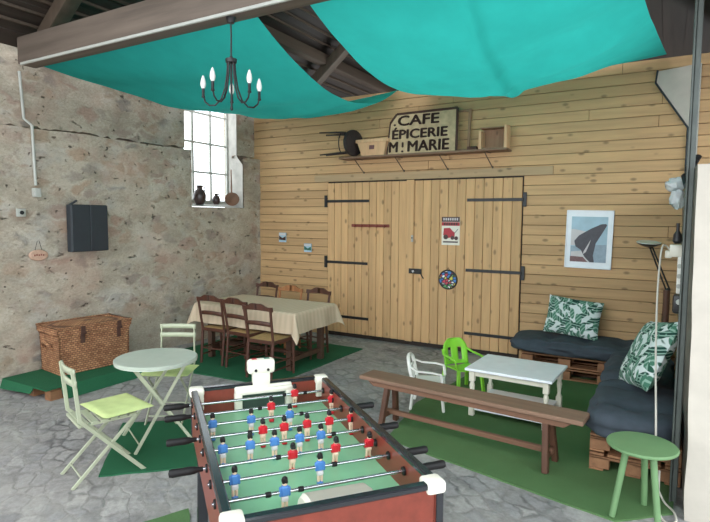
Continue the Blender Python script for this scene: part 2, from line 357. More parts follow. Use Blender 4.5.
# ------------------------------------------------------------------ mesh builder
class B:
    def __init__(s): s.v = []; s.f = []; s.mi = []; s.cur = 0
    def add(s, vs, fs, mat=None):
        n = len(s.v); s.v += [Vector(p) for p in vs]
        s.f += [[i+n for i in f] for f in fs]; s.mi += [s.cur if mat is None else mat]*len(fs)
        return s
    def box(s, c, d, bev=0.0, rot=None, mat=None, M4=None):
        h = [x/2 for x in d]
        bm = bmesh.new(); bmesh.ops.create_cube(bm, size=1.0)
        for v in bm.verts: v.co = Vector((v.co.x*d[0], v.co.y*d[1], v.co.z*d[2]))
        if bev: bmesh.ops.bevel(bm, geom=bm.edges[:], offset=min(bev, min(h)*0.9), segments=2 if bev > 0.006 else 1, profile=0.5, affect='EDGES')
        T = Matrix.Translation(c)
        if rot is not None: T = T @ (rot if isinstance(rot, Matrix) else Matrix.Rotation(rot, 4, 'Z'))
        if M4 is not None: T = M4 @ T
        bm.verts.index_update()
        s.add([T @ v.co for v in bm.verts], [[v.index for v in f.verts] for f in bm.faces], mat); bm.free(); return s
    def bar(s, a, b, w, t, bev=0.003, up=(0, 0, 1), mat=None):
        """rectangular bar from a to b: w across, t along 'up'"""
        a = Vector(a); b = Vector(b); d = b-a; L = d.length; z = d.normalized(); up = Vector(up)
        if abs(z.dot(up)) > 0.98: up = Vector((0, 1, 0))
        x = up.cross(z).normalized(); y = z.cross(x)
        m = Matrix((x, y, z)).transposed().to_4x4(); m.translation = (a+b)/2
        return s.box((0, 0, 0), (w, t, L), bev, None, mat, m)
    def tube(s, pts, r, n=10, closed=False, mat=None):
        P = [Vector(p) for p in pts]; k = len(P); rr = r if isinstance(r, (list, tuple)) else [r]*k
        vs = []; fs = []; prev = None
        for i in range(k):
            if closed: t = P[(i+1) % k]-P[i-1]
            else: t = P[min(i+1, k-1)]-P[max(i-1, 0)]
            t.normalize()
            if prev is None:
                a = Vector((0, 0, 1)) if abs(t.z) < 0.9 else Vector((1, 0, 0))
                u = a.cross(t).normalized()
            else: u = (prev-t*prev.dot(t)).normalized()
            prev = u; w_ = t.cross(u)
            for j in range(n):
                q = 2*PI*j/n; vs.append(P[i]+(u*math.cos(q)+w_*math.sin(q))*rr[i])
        m = k if closed else k-1
        for i in range(m):
            for j in range(n):
                a = i*n+j; b = i*n+(j+1) % n; c = ((i+1) % k)*n+(j+1) % n; d = ((i+1) % k)*n+j
                fs.append([a, b, c, d])
        if not closed: fs.append(list(range(n))[::-1]); fs.append([(k-1)*n+j for j in range(n)])
        return s.add(vs, fs, mat)
    def lathe(s, prof, c=(0, 0, 0), n=24, mat=None, M4=None, caps=True):
        vs = []; fs = []; k = len(prof); T = M4 or Matrix.Identity(4); c = Vector(c)
        for (r, z) in prof:
            for j in range(n):
                q = 2*PI*j/n; vs.append(T @ (c+Vector((r*math.cos(q), r*math.sin(q), z))))
        for i in range(k-1):
            for j in range(n): fs.append([i*n+j, i*n+(j+1) % n, (i+1)*n+(j+1) % n, (i+1)*n+j])
        if caps: fs.append(list(range(n))[::-1]); fs.append([(k-1)*n+j for j in range(n)])
        return s.add(vs, fs, mat)
    def prism(s, poly, ext, mat=None):
        n = len(poly); e = Vector(ext); P = [Vector(p) for p in poly]
        vs = P+[p+e for p in P]
        fs = [list(range(n))[::-1], [i+n for i in range(n)]]+[[i, (i+1) % n, (i+1) % n+n, i+n] for i in range(n)]
        return s.add(vs, fs, mat)
    def grid(s, nu, nv, fn, mat=None, skip=None):
        vs = [fn(i/nu, j/nv) for j in range(nv+1) for i in range(nu+1)]
        fs = []
        for j in range(nv):
            for i in range(nu):
                if skip and skip((i+.5)/nu, (j+.5)/nv): continue
                a = j*(nu+1)+i; fs.append([a, a+1, a+nu+2, a+nu+1])
        return s.add(vs, fs, mat)
    def ball(s, c, r, n=16, m=10, mat=None, sc=(1, 1, 1)):
        c = Vector(c); prof = []
        vs = []; fs = []
        for i in range(m+1):
            t = PI*i/m
            for j in range(n):
                q = 2*PI*j/n
                vs.append(c+Vector((r*sc[0]*math.sin(t)*math.cos(q), r*sc[1]*math.sin(t)*math.sin(q), -r*sc[2]*math.cos(t))))
        for i in range(m):
            for j in range(n): fs.append([i*n+j, i*n+(j+1) % n, (i+1)*n+(j+1) % n, (i+1)*n+j])
        return s.add(vs, fs, mat)

def obj(name, b, mats, parent=None, smooth=True, ang=35, weld=False, sub=0, solid=0.0):
    me = bpy.data.meshes.new(name)
    me.from_pydata([tuple(v) for v in b.v], [], b.f)
    for m in (mats if isinstance(mats, (list, tuple)) else [mats]): me.materials.append(m)
    me.polygons.foreach_set('material_index', b.mi)
    bm = bmesh.new(); bm.from_mesh(me)
    if weld: bmesh.ops.remove_doubles(bm, verts=bm.verts[:], dist=1e-4)
    bmesh.ops.recalc_face_normals(bm, faces=bm.faces[:]); bm.to_mesh(me); bm.free()
    if smooth:
        me.shade_smooth(); me.set_sharp_from_angle(angle=R(ang))
    o = bpy.data.objects.new(name, me); COL.objects.link(o)
    if parent is not None: o.parent = parent
    if solid:
        q = o.modifiers.new('thickness', 'SOLIDIFY'); q.thickness = solid; q.offset = 0
    if sub:
        q = o.modifiers.new('smooth', 'SUBSURF'); q.levels = sub; q.render_levels = sub
    return o
def tag(o, label, cat, group=None, kind=None):
    o['label'] = label; o['category'] = cat
    if group: o['group'] = group
    if kind: o['kind'] = kind
    return o
def thing(name, label, cat, loc=(0, 0, 0), rotz=0.0, group=None):
    o = bpy.data.objects.new(name, None); o.empty_display_size = 0.1; COL.objects.link(o)
    o.location = loc; o.rotation_euler = (0, 0, rotz)
    return tag(o, label, cat, group)
def struct(name, b, m, parent=None, **kw):
    o = obj(name, b, m, parent, **kw)
    if parent is None: o['kind'] = 'structure'
    return o
def dup(o, loc=None, rotz=None, label=None, parent=None):
    c = o.copy(); COL.objects.link(c)
    if parent is not None: c.parent = parent
    if loc is not None: c.location = loc
    if rotz is not None: c.rotation_euler = (0, 0, rotz)
    if label: c['label'] = label
    for ch in [q for q in bpy.data.objects if q.parent == o]: dup(ch, parent=c)
    return c
def text_mesh(b, txt, size, M4, bold=0.0, depth=0.002, mat=None, align='LEFT', sx=1.0):
    cu = bpy.data.curves.new('lettering', 'FONT'); cu.body = txt; cu.size = size; cu.extrude = depth; cu.offset = 0.0; cu.align_x = align; cu.resolution_u = 3
    o = bpy.data.objects.new('lettering', cu); COL.objects.link(o)
    dg = bpy.context.evaluated_depsgraph_get(); me = bpy.data.meshes.new_from_object(o.evaluated_get(dg))
    T = M4 @ Matrix.Diagonal((sx, 1, 1, 1))
    b.add([T @ v.co for v in me.vertices], [list(p.vertices) for p in me.polygons], mat)
    bpy.data.objects.remove(o); bpy.data.curves.remove(cu); bpy.data.meshes.remove(me)
FACE = Matrix.Rotation(R(90), 4, 'X')       # lettering that faces -y
def rx(a): return Matrix.Rotation(a, 4, 'X')
def ry(a): return Matrix.Rotation(a, 4, 'Y')
def rz(a): return Matrix.Rotation(a, 4, 'Z')

# ------------------------------------------------------------------ setting
XL, YB = -6.15, 7.38
b = B(); b.box((0, 0.5, -0.06), (14.0, 16.0, 0.12)); struct('floor', b, M['floor'])

# left stone wall: thick lower part with a ledge, window opening near the corner
WIN0, WIN1, SILL, LEDGE = 5.86, 6.97, 2.06, 2.90
b = B()
def wall_pt(y, z, up):
    n = noise.noise((y*1.7, z*1.7, 3.1))*0.022 + noise.noise((y*5, z*5, 9.0))*0.012
    return (XL - 0.035*(7.38-y) + n - (0.13 + 0.02*noise.noise((y*2, 0, 5)) if up else 0), y, z)
y0, y1 = -1.0, 7.5
def ledge(y): return LEDGE + 0.03*noise.noise((y*1.3, 0, 0)) + 0.012*noise.noise((y*6, 1, 0))
def inwin(y, z): return WIN0 < y < WIN1 and z > SILL
NY = 170
ys = [y0+(y1-y0)*i/NY for i in range(NY+1)]
ys = sorted(set([round(q, 4) for q in ys if abs(q-WIN0) > .02 and abs(q-WIN1) > .02] + [WIN0, WIN1]))
zl = [SILL*i/34 for i in range(35)] + [None]*14
lo = []
for y in ys:
    L = ledge(y); col = [wall_pt(y, SILL*i/34, False) for i in range(35)] + [wall_pt(y, SILL+(L-SILL)*i/14, False) for i in range(1, 15)]
    h = 0.030+0.05*max(0.0, noise.noise((y*3.6, 4, 1))+0.1)+0.05*max(-0.3, noise.noise((y*11, 2, 1)))
    up = [wall_pt(y, L+h+(4.0-L-h)*i/16, True) for i in range(17)]
    col += [(up[0][0]-0.13, y, L+0.001), (up[0][0]-0.11, y, L+h)]+up
    lo.append(col)
nz = len(lo[0])
vs = [p for c in lo for p in c]; fs = []
for i in range(len(ys)-1):
    ym = (ys[i]+ys[i+1])/2
    for j in range(nz-1):
        if WIN0 < ym < WIN1 and j >= 34: continue
        fs.append([i*nz+j, (i+1)*nz+j, (i+1)*nz+j+1, i*nz+j+1])
b.add(vs, fs)
# reveals of the opening, sloping sill
def xw(y): return XL-0.035*(7.38-y)
def rev(a0, a1, z0, z1, xb, n=10, m=16):
    def fn(u, v):
        xs = xw(a0)-0.02 if z0+(z1-z0)*v < LEDGE else xw(a0)-0.15; x = xs + (xb-xs)*u; y = a0+(a1-a0)*u; z = z0+(z1-z0)*v
        k = noise.noise((x*4, y*4, z*4))*0.012*math.sin(PI*min(1, max(0, u)))
        return (x, y+k, z)
    b.grid(n, m, fn, mat=1)
rev(WIN1, 7.07, SILL-.02, 4.4, -6.64); rev(WIN0, 5.80, SILL-.02, 4.4, -6.64)
b.grid(8, 12, lambda u, v: (xw(6.4)+0.015+(-6.66-xw(6.4)-0.015)*u, 5.78+1.30*v, SILL+0.005+0.07*u), mat=1)
b.box((-6.66, 6.4, 1.0), (0.08, 2.0, 2.14)); b.box((-6.76, 2.3, 2.0), (0.1, 6.96, 4.0)); b.box((-6.66, 7.33, 2.0), (0.08, 0.5, 4.0))
stone_wall = struct('wall_left', b, [M['stone'], M['lime_wash']], weld=False, ang=60)

# window in the stone wall
b = B()
for y in (5.80, 6.26, 6.65, 7.05): b.box((-6.60, y, 3.26), (0.04, 0.035 if 5.9 < y < 7 else 0.06, 2.26), 0.004)
for z in (2.15, 2.63, 3.10, 3.57, 4.04, 4.38): b.box((-6.60, 6.425, z), (0.045, 1.26, 0.03 if z > 2.2 else 0.06), 0.004)
win = struct('window_1', b, M['grey_plastic'])
b = B(); b.box((-6.60, 6.425, 3.26), (0.006, 1.24, 2.24)); obj('window_pane', b, M['glass'], win)

# plank wall at the back with opening for the barn doors
DX0, DX1, DXS, DZ = -4.74, -1.68, -3.35, 2.46
b = B(); P_ = 0.1305
k = 0; z = 0.0
while z < 3.76:
    h = min(P_, 3.80-z)
    spans = [(XL-0.22, DX0-0.01), (DX1+0.01, 1.6)] if z < DZ-0.02 else [(XL-0.22, 1.6)]
    for (a, c) in spans:
        cuts = [a]
        if c-a > 2.2:
            q = a+random.uniform(1.2, 4.4)
            while q < c-0.8: cuts.append(q); q += random.uniform(3.2, 4.6)
        cuts.append(c)
        for i in range(len(cuts)-1):
            l = cuts[i+1]-cuts[i]-0.003
            b.box(((cuts[i]+cuts[i+1])/2, YB+0.012+random.uniform(-.0015, .0015), z+h/2), (l, 0.024, h-0.005), 0.005)
    z += P_
b.cur = 1; b.box((-2.25, YB+0.06, 1.89), (8.1, 0.06, 3.78)); b.box((-3.2, YB+0.05, 1.2), (3.3, 0.05, 2.44))
struct('wall_back', b, [M['pine_h'], M['roof'], M['old_beam']])

# lintel board over the doors
b = B(); b.box((-3.15, YB-0.012, DZ+0.075), (3.7, 0.026, 0.11), 0.004); struct('trim_1', b, M['grey_pine'])
# white plaster shape beside the wall end
b = B(); b.prism([(-0.17, YB-0.03, 3.63), (0.26, YB-0.03, 3.67), (0.26, YB-0.03, 2.1), (0.17, YB-0.03, 2.1), (0.17, YB-0.03, 2.96), (-0.18, YB-0.03, 3.50)], (0, 0.028, 0), 0)
b.tube([(-0.175, YB-0.035, 3.64), (-0.19, YB-0.035, 3.5), (0.155, YB-0.035, 2.96), (0.155, YB-0.035, 2.2)], 0.012, 6, mat=1)
struct('trim_2', b, [M['plaster'], M['blind_black']])

# barn doors
def barn_door(name, xa, xb, n, hinge_left):
    d = struct(name, *(lambda bb: (bb, M['pine_v']))(B())) if False else None
    bb = B(); wv = (xb-xa)/n
    for i in range(n):
        bb.box((xa+wv*(i+.5), YB-0.012+random.uniform(-.0015, .0015), 0.07+(DZ-0.07)/2), (wv-0.006, 0.03, DZ-0.075), 0.005)
    bb.box(((xa+xb)/2, YB+0.012, 1.26), (xb-xa-0.02, 0.02, 2.34), 0, mat=1)
    d = struct(name, bb, [M['pine_v'], M['roof']])
    return d
door_l = barn_door('door_1', DX0, DXS, 11, True)
door_r = barn_door('door_2', DXS, DX1, 13, False)
b = B(); b.box((DXS+0.06, YB-0.037, 1.27), (0.115, 0.022, 2.40), 0.004); obj('cover_strip', b, M['pine_v'], door_r)
def strap(d, x0, x1, z, dz, plate_x):
    bb = B(); bb.bar((x0, YB-0.034, z), (x1, YB-0.034, z+dz), 0.008, 0.042, 0.002)
    bb.box((plate_x, YB-0.03, z+(0 if abs(plate_x-x0) < abs(plate_x-x1) else dz)), (0.05, 0.016, 0.19), 0.003)
    obj('hinge_strap', bb, M['black_metal'], d)
for z, l in ((2.17, .76), (1.20, .74), (0.33, .76)): strap(door_l, DX0-0.03, DX0+l, z, 0.0, DX0-0.035)
for z in (2.165, 1.185, 0.29): strap(door_r, DX1-0.75, DX1+0.03, z, 0.0, DX1+0.035)
b = B(); b.box((DXS+0.160, YB-0.056, 1.13), (0.20, 0.02, 0.075), 0.004); b.lathe([(0.018, 0), (0.018, .012)], n=12, M4=Matrix.Translation((DXS+0.135, YB-0.066, 1.13)) @ rx(R(90)), mat=1)
b.tube([(DXS+0.245, YB-0.07, 1.12), (DXS+0.285, YB-0.085, 1.06), (DXS+0.305, YB-0.08, 1.03)], 0.008, 8)
obj('door_latch', b, [M['black_metal'], M['silver']], door_r)
b = B(); b.box((DXS+0.105, YB-0.054, 1.61), (0.035, 0.012, 0.10), 0.003); b.lathe([(0.010, 0), (0.010, .006)], n=10, M4=Matrix.Translation((DXS+0.105, YB-0.06, 1.62)) @ rx(R(90)), mat=1)
obj('keyhole_plate', b, [M['grey_plastic'], M['black_metal']], door_r)

# dividing wall on the right with its whitewashed end
b = B()
def wfn(u, v):
    z = 2.24*v; x = 0.178 + 1.9*u
    return (x - 0.016*z + 0.012*noise.noise((0, z*3, 2))*(1 if u < .05 else 0), 3.90+0.02*noise.noise((x*3, z*3, 0)), z)
b.grid(30, 34, wfn)
def ifn(u, v):
    z = 2.24*v; y = 3.90+3.46*u
    return (0.178 - 0.016*z + 0.012*noise.noise((0 if u < .01 else y*3, z*3, 2)), y+(0.02*noise.noise((.178*3, z*3, 0)) if u < .01 else 0), z)
b.grid(40, 30, ifn, mat=1)
b.box((1.135, 5.62, 2.23), (1.87, 3.44, 0.03), mat=1); b.box((1.2, 5.7, 1.1), (1.9, 3.3, 2.1), mat=1)
struct('wall_right', b, [M['plaster'], M['shaded_plaster']])

# roof
EAVE, RX, RZ = 3.86, -2.9, 6.55
def slope_l(x): return EAVE-0.38+(x-(XL-0.5))*(RZ-EAVE+0.38)/(RX-XL+0.5)
def roof_strip(b, xa, za, xb, zb, ya, yb, lay=24):
    """boards laid across the slope, each a loose strip"""
    for i in range(lay):
        t0, t1 = i/lay, (i+1)/lay
        p0 = (xa+(xb-xa)*t0, za+(zb-za)*t0); p1 = (xa+(xb-xa)*t1, za+(zb-za)*t1)
        b.prism([(p0[0], ya, p0[1]+0.012*(i % 2)), (p1[0], ya, p1[1]+0.012*(i % 2)), (p1[0], ya, p1[1]+0.05), (p0[0], ya, p0[1]+0.05)], (0, yb-ya, 0))
YE = 12.5
b = B()
roof_strip(b, XL-0.16, slope_l(XL-0.16), RX, RZ, 0.6, YE)
sl = (RZ-EAVE)/(1.0-RX)
def zr(x): return RZ-(x-RX)*0.77
# right slope with a glazed opening above the second fabric
SX0, SX1, SY0, SY1 = -2.4, -0.30, 3.7, 6.6
roof_strip(b, RX, RZ, SX0, zr(SX0), 0.6, YE, 6)
roof_strip(b, SX0, zr(SX0), SX1, zr(SX1), 0.6, SY0, 12); roof_strip(b, SX0, zr(SX0), SX1, zr(SX1), SY1, YE, 12)
roof_strip(b, SX1, zr(SX1), 1.5, zr(1.5), 0.6, YE, 14)
struct('ceiling', b, M['roof'])
b = B(); b.prism([(SX0-.05, SY0-.05, zr(SX0-.05)+.07), (SX1+.05, SY0-.05, zr(SX1+.05)+.07), (SX1+.05, SY0-.05, zr(SX1+.05)+.078), (SX0-.05, SY0-.05, zr(SX0-.05)+.078)], (0, SY1-SY0+.1, 0)); o = struct('window_2', b, M['glass'])

# tiling battens under the left slope (kept with the roof)
b = B()
for i in range(26):
    x = XL+0.1+i*0.125; zz = slope_l(x)-0.02
    b.bar((x, 0.8, zz), (x, 12.4, zz), 0.03, 0.03, 0.0)
struct('trim_3', b, M['old_beam_y'])
b = B(); b.box((-2.6, 12.45, 3.3), (8.4, 0.1, 6.6)); b.box((-6.4, 9.95, 1.95), (0.2, 4.9, 3.9)); struct('wall_end', b, M['roof'])

# ------------------------------------------------------------------ roof timbers
b = B(); b.box((-2.48, 3.45, 3.67), (7.3, 0.20, 0.29), 0.02)
tag(obj('tie_beam', b, M['old_beam']), 'massive grey timber tie beam crossing above the room from the stone wall', 'beam')
b = B(); b.box((-2.98, 3.335, 3.515), (6.1, 0.025, 0.026), 0.004)
tag(obj('cable_trunking', b, M['grey_plastic']), 'long pale cable trunking strip along bottom edge of the tie beam', 'cable trunking')
purl = 'purlins under the left roof slope'
for x, lab in ((-5.15, 'lowest dark purlin under the tiles just above the left fabric canopy'), (-4.15, 'dark purlin higher up the roof, seen in the gap between canopies')):
    b = B(); b.box((x, 6.6, slope_l(x)-0.15), (0.17, 11.5, 0.17), 0.015); tag(obj('roof_purlin', b, M['old_beam_y']), lab, 'beam', purl)
for y, lab in ((3.62, 'sloping rafter rising from the tie beam at the top left'), (7.9, 'sloping rafter crossing the gap between the two canopies')):
    b = B(); a_ = Vector((XL+0.12, y, slope_l(XL+0.12)-0.12)) if y < 4 else Vector((XL+0.05, y, slope_l(XL+0.05)-0.30)); c_ = Vector((RX, y, RZ-0.32)); b.bar(a_, c_, 0.16, 0.16, 0.012, up=(0, 1, 0))
    tag(obj('roof_rafter', b, M['old_beam_d']), lab, 'beam')
b = B(); b.bar((0.9, 3.5, 3.55), (-0.5, 3.5, 4.7), 0.13, 0.13, 0.01, up=(0, 1, 0))
tag(obj('roof_brace', b, M['old_beam_d']), 'grey diagonal brace under the roof at the top right corner', 'beam')
b = B()
b.box((0.122, 4.14, 1.95), (0.034, 0.05, 3.9), 0.005)
b.box((0.098, 4.12, 1.95), (0.012, 0.04, 3.9), 0.003)
tag(obj('post', b, M['post_metal']), 'grey green upright post standing against the whitewashed wall end', 'post')

# ------------------------------------------------------------------ fabric canopies
def canopy(name, label, c00, c10, c11, c01, sags, wr, mid, nu=110, nv=70, seed=0, crease=None):
    """corners front-left, front-right, back-right, back-left; sag of front, right, back, left edges and of the middle"""
    c00, c10, c11, c01 = map(Vector, (c00, c10, c11, c01)); sf, sr, sb, sl_ = sags
    def fn(u, v):
        p = (c00*(1-u)+c10*u)*(1-v)+(c01*(1-u)+c11*u)*v
        cu = 4*u*(1-u); cv = 4*v*(1-v)
        d = sf*cu*(1-v)+sb*cu*v+sl_*cv*(1-u)+sr*cv*u+mid*cu*cv
        if crease: d += crease[2]*math.exp(-((u-crease[0]-crease[1]*v)/0.022)**2)-0.02*(1 if u > crease[0]+crease[1]*v else -1)*min(1, abs(u-crease[0]-crease[1]*v)/0.02)*cv
        k = noise.noise((u*2.2+seed, v*7.0, seed))*wr*(0.35+cv) + noise.noise((u*8, v*2.2, seed+4))*wr*0.4*cu
        return (p.x, p.y, p.z-d+k*min(1, 6*min(u, 1-u, v, 1-v)+0.15))
    bb = B(); bb.grid(nu, nv, fn)
    return tag(obj(name, bb, M['tarp'], ang=180), label, 'fabric canopy')
canopy('fabric_canopy', 'teal fabric canopy slung behind the chandelier, from tie beam to plank wall', (-6.07, 3.56, 3.56), (-2.98, 3.52, 3.56), (-3.50, 7.30, 3.77), (-6.07, 7.30, 3.63), (0.0, 0.42, 0.03, 0.12), 0.06, 0.14, seed=1)
canopy('fabric_canopy', 'larger brighter teal fabric canopy at the top right above the sofa corner', (-2.60, 3.60, 3.70), (-0.32, 3.60, 3.60), (-0.09, 7.30, 3.80), (-2.97, 7.30, 3.73), (0.05, 0.06, 0.06, 0.30), 0.07, 0.26, seed=6, crease=(0.57, -0.12, 0.045))

# ------------------------------------------------------------------ chandelier
ch = thing('chandelier', 'black five-arm chandelier with candle bulbs hanging from the tie beam', 'chandelier', (-3.155, 3.43, 2.78))
b = B(); b.tube([(0, 0, 0.74), (0.004, 0, 0.6), (0, 0, 0.40)], 0.007, 8); b.lathe([(0.03, 0.70), (0.04, 0.744)], n=14); obj('cord', b, M['black_metal'], ch)
b = B(); b.lathe([(0.006, 0.0), (0.013, 0.01), (0.008, 0.04), (0.010, 0.38), (0.045, 0.385), (0.047, 0.415), (0.015, 0.42), (0.01, 0.44)], n=16); obj('stem', b, M['black_metal'], ch)
ca = math.atan2(-3.43, 3.10)
for k in range(5):
    a = ca+PI+k*2*PI/5
    def pt(r, z): return (r*math.cos(a), r*math.sin(a), z)
    pr = [(0.03, 0.39), (0.035, 0.30), (0.055, 0.18), (0.09, 0.09), (0.14, 0.045), (0.19, 0.045), (0.225, 0.075), (0.238, 0.115)]
    b = B(); b.tube([pt(*q) for q in pr], 0.007, 8); arm = obj('arm', b, M['black_metal'], ch)
    cx, cy, _ = pt(0.24, 0)
    b = B(); b.lathe([(0.004, .105), (0.016, .11), (0.014, .122), (0.012, .125), (0.012, .185)], (cx, cy, 0), n=12); obj('candle_sleeve', b, M['black_metal'], arm)
    b = B(); b.lathe([(0.012, .183), (0.020, .20), (0.023, .222), (0.018, .252), (0.008, .282), (0.002, .29)], (cx, cy, 0), n=14); obj('bulb', b, M['bulb'], arm)

# ------------------------------------------------------------------ wall fittings, left wall
sh = thing('wall_cabinet', 'black two-door wall cabinet hung on the left stone wall', 'cabinet', (-6.235, 4.145, 1.475))
b = B(); b.box((0.045, 0, 0.285), (0.09, 0.48, 0.57), 0.006); b.bar((0.03, -0.22, 0.56), (0.03, -0.12, 0.62), 0.03, 0.02); obj('cabinet_body', b, M['blind_black'], sh)
for s in (-1, 1):
    b = B(); b.box((0.10, s*0.12, 0.285), (0.022, 0.234, 0.56), 0.004); obj('cabinet_door', b, M['blind_black'], sh)
cd = thing('conduit', 'pale electrical conduit pipe running down the stone wall from the beam', 'conduit', (0, 0, 0))
b = B(); b.tube([(-6.37, 3.50, 3.52), (-6.37, 3.53, 3.00), (-6.25, 3.55, 2.92), (-6.25, 3.565, 2.25)], 0.016, 10); obj('pipe', b, M['grey_plastic'], cd)
b = B(); b.box((-6.24, 3.565, 2.17), (0.07, 0.075, 0.10), 0.008); obj('junction_box', b, M['grey_plastic'], cd)
b = B(); b.box((-6.26, 3.395, 1.94), (0.03, 0.10, 0.09), 0.008); b.lathe([(0.022, 0), (0.022, 0.012)], n=14, M4=Matrix.Translation((-6.245, 3.395, 1.94)) @ ry(R(90)), mat=1)
tag(obj('wall_socket', b, [M['grey_plastic'], M['black_metal']]), 'small grey round socket on stone wall below the conduit', 'socket')
b = B(); b.lathe([(0.001, 0.02), (0.08, 0.02), (0.09, 0.012), (0.09, 0)], n=28, M4=Matrix.Translation((-6.255, 3.565, 1.455)) @ ry(R(90)) @ Matrix.Diagonal((0.72, 1.22, 1, 1)))
pq = obj('oval_plaque', b, M['terracotta']); tag(pq, 'oval pinkish ceramic plaque hanging by a wire on the stone wall', 'plaque')
b = B(); b.tube([(-6.245, 3.525, 1.51), (-6.245, 3.555, 1.62), (-6.245, 3.575, 1.62), (-6.245, 3.605, 1.51)], 0.003, 6); obj('wire', b, M['black_metal'], pq)
b = B()
for i in range(5): b.box((-6.236, 3.515+i*0.025, 1.455+0.005*(i % 2)), (0.006, 0.014, 0.02), 0.0)
obj('lettering', b, M['maroon'], pq)
# window sill objects
def jug(loc, h, r, label):
    t = thing('jug', label, 'jug', loc); b = B()
    b.lathe([(r*.6, 0), (r*.95, h*.25), (r, h*.5), (r*.75, h*.72), (r*.42, h*.82), (r*.45, h*.95), (r*.55, h), (r*.4, h*.99)], n=20); obj('body', b, M['jug'], t)
    b = B(); b.tube([(0, r*.45, h*.92), (0, r*1.0, h*.95), (0, r*1.15, h*.8), (0, r*.9, h*.6)], 0.009, 8); obj('handle', b, M['jug'], t)
jug((-6.36, 6.17, 2.10), 0.30, 0.10, 'tall dark stoneware jug on the window sill, left of the smaller jug')
jug((-6.38, 6.55, 2.11), 0.18, 0.065, 'small dark stoneware jug in the middle of the window sill')
pn = thing('ladle', 'round brown wooden ladle with long handle leaning on the window reveal', 'ladle', (-6.36, 6.90, 2.09))
T = Matrix.Translation((0, 0.0, 0.11)) @ rz(R(42)) @ rx(R(72))
b = B(); b.lathe([(0.001, -0.02), (0.08, -0.015), (0.115, 0.02), (0.12, 0.03), (0.10, 0.025), (0.001, 0.0)], n=24, M4=T); obj('bowl', b, M['brown_wood_pan'], pn)
b = B(); b.tube([(-0.03, 0.02, 0.2), (-0.08, 0.07, 0.62)], [0.014, 0.009], 8); obj('handle', b, M['brown_wood_pan'], pn)

# ------------------------------------------------------------------ back wall: shelf and what stands on it
SZ = 2.83
sf = thing('wall_shelf', 'long brown plank shelf on iron brackets above the barn doors', 'shelf', (-3.12, YB, SZ))
b = B(); b.box((0, -0.13, -0.015), (2.56, 0.25, 0.03), 0.004); obj('shelf_board', b, M['shelf_wood'], sf)
for x in (-1.0, -0.32, 0.36, 1.0):
    b = B(); b.bar((x, -0.21, -0.034), (x, -0.006, -0.034), 0.014, 0.006, 0.001); b.tube([(x-0.03, -0.20, -0.04), (x+0.03, -0.012, -0.23)], 0.006, 8); b.box((x+0.03, -0.008, -0.23), (0.02, 0.012, 0.04), 0.002)
    obj('bracket', b, M['shelf_iron'], sf)
st = thing('milking_stool', 'dark wooden stool lying on its side at the left end of shelf', 'stool', (-4.22, 7.165, SZ+0.185))
b = B(); T = Matrix.Translation((0.06, 0, 0.02)) @ rz(R(-14)) @ ry(R(90))
b.lathe([(0.15, -0.04), (0.19, -0.03), (0.198, 0.0), (0.19, 0.025), (0.13, 0.035)], n=28, M4=T); obj('seat', b, M['stool_dark'], st)
for (dy, dz) in ((-0.06, 0.135), (0.08, 0.125), (-0.05, -0.135), (0.08, -0.125)):
    b = B(); b.tube([(0.04, dy, dz+0.02), (-0.20, dy*1.2, dz*1.15+.03), (-0.5, dy*1.35, dz*1.25+0.03)], [0.015, 0.014, 0.010], 8); obj('leg', b, M['stool_dark'], st)
b = B(); b.tube([(-0.13+0.0, 0.12*math.cos(q*PI/8), 0.025+0.16*math.sin(q*PI/8)) for q in range(16)], 0.008, 6, closed=True); obj('ring_stretcher', b, M['stool_dark'], st)
bk = thing('punnet_basket', 'pale wood chip basket on the shelf between stool and sign', 'basket', (-3.83, 7.23, SZ))
b = B()
def frustum_wall(b, w0, d0, w1, d1, z0, z1, t):
    for sx, sy in ((1, 0), (-1, 0), (0, 1), (0, -1)):
        if sx: pts = [(sx*w0, -d0, z0), (sx*w0, d0, z0), (sx*w1, d1, z1), (sx*w1, -d1, z1)]; ex = (-sx*t, 0, 0)
        else: pts = [(-w0, sy*d0, z0), (w0, sy*d0, z0), (w1, sy*d1, z1), (-w1, sy*d1, z1)]; ex = (0, -sy*t, 0)
        b.prism(pts, ex)
frustum_wall(b, 0.185, 0.07, 0.255, 0.11, 0.0, 0.235, 0.006)
b.box((0, 0, 0.006), (0.36, 0.13, 0.008)); obj('basket_body', b, M['chip_basket'], bk)
b = B(); b.box((0, -0.108, 0.215), (0.53, 0.012, 0.05), 0.003); b.box((0, 0.108, 0.215), (0.53, 0.012, 0.05), 0.003)
b.box((0.256, 0, 0.215), (0.012, 0.22, 0.05), 0.003); b.box((-0.256, 0, 0.215), (0.012, 0.22, 0.05), 0.003); obj('rim_band', b, M['chip_basket'], bk)
b = B(); b.box((0.0, -0.099, 0.12), (0.08, 0.006, 0.06), rot=rx(R(-8))); obj('label_print', b, M['rust_print'], bk)

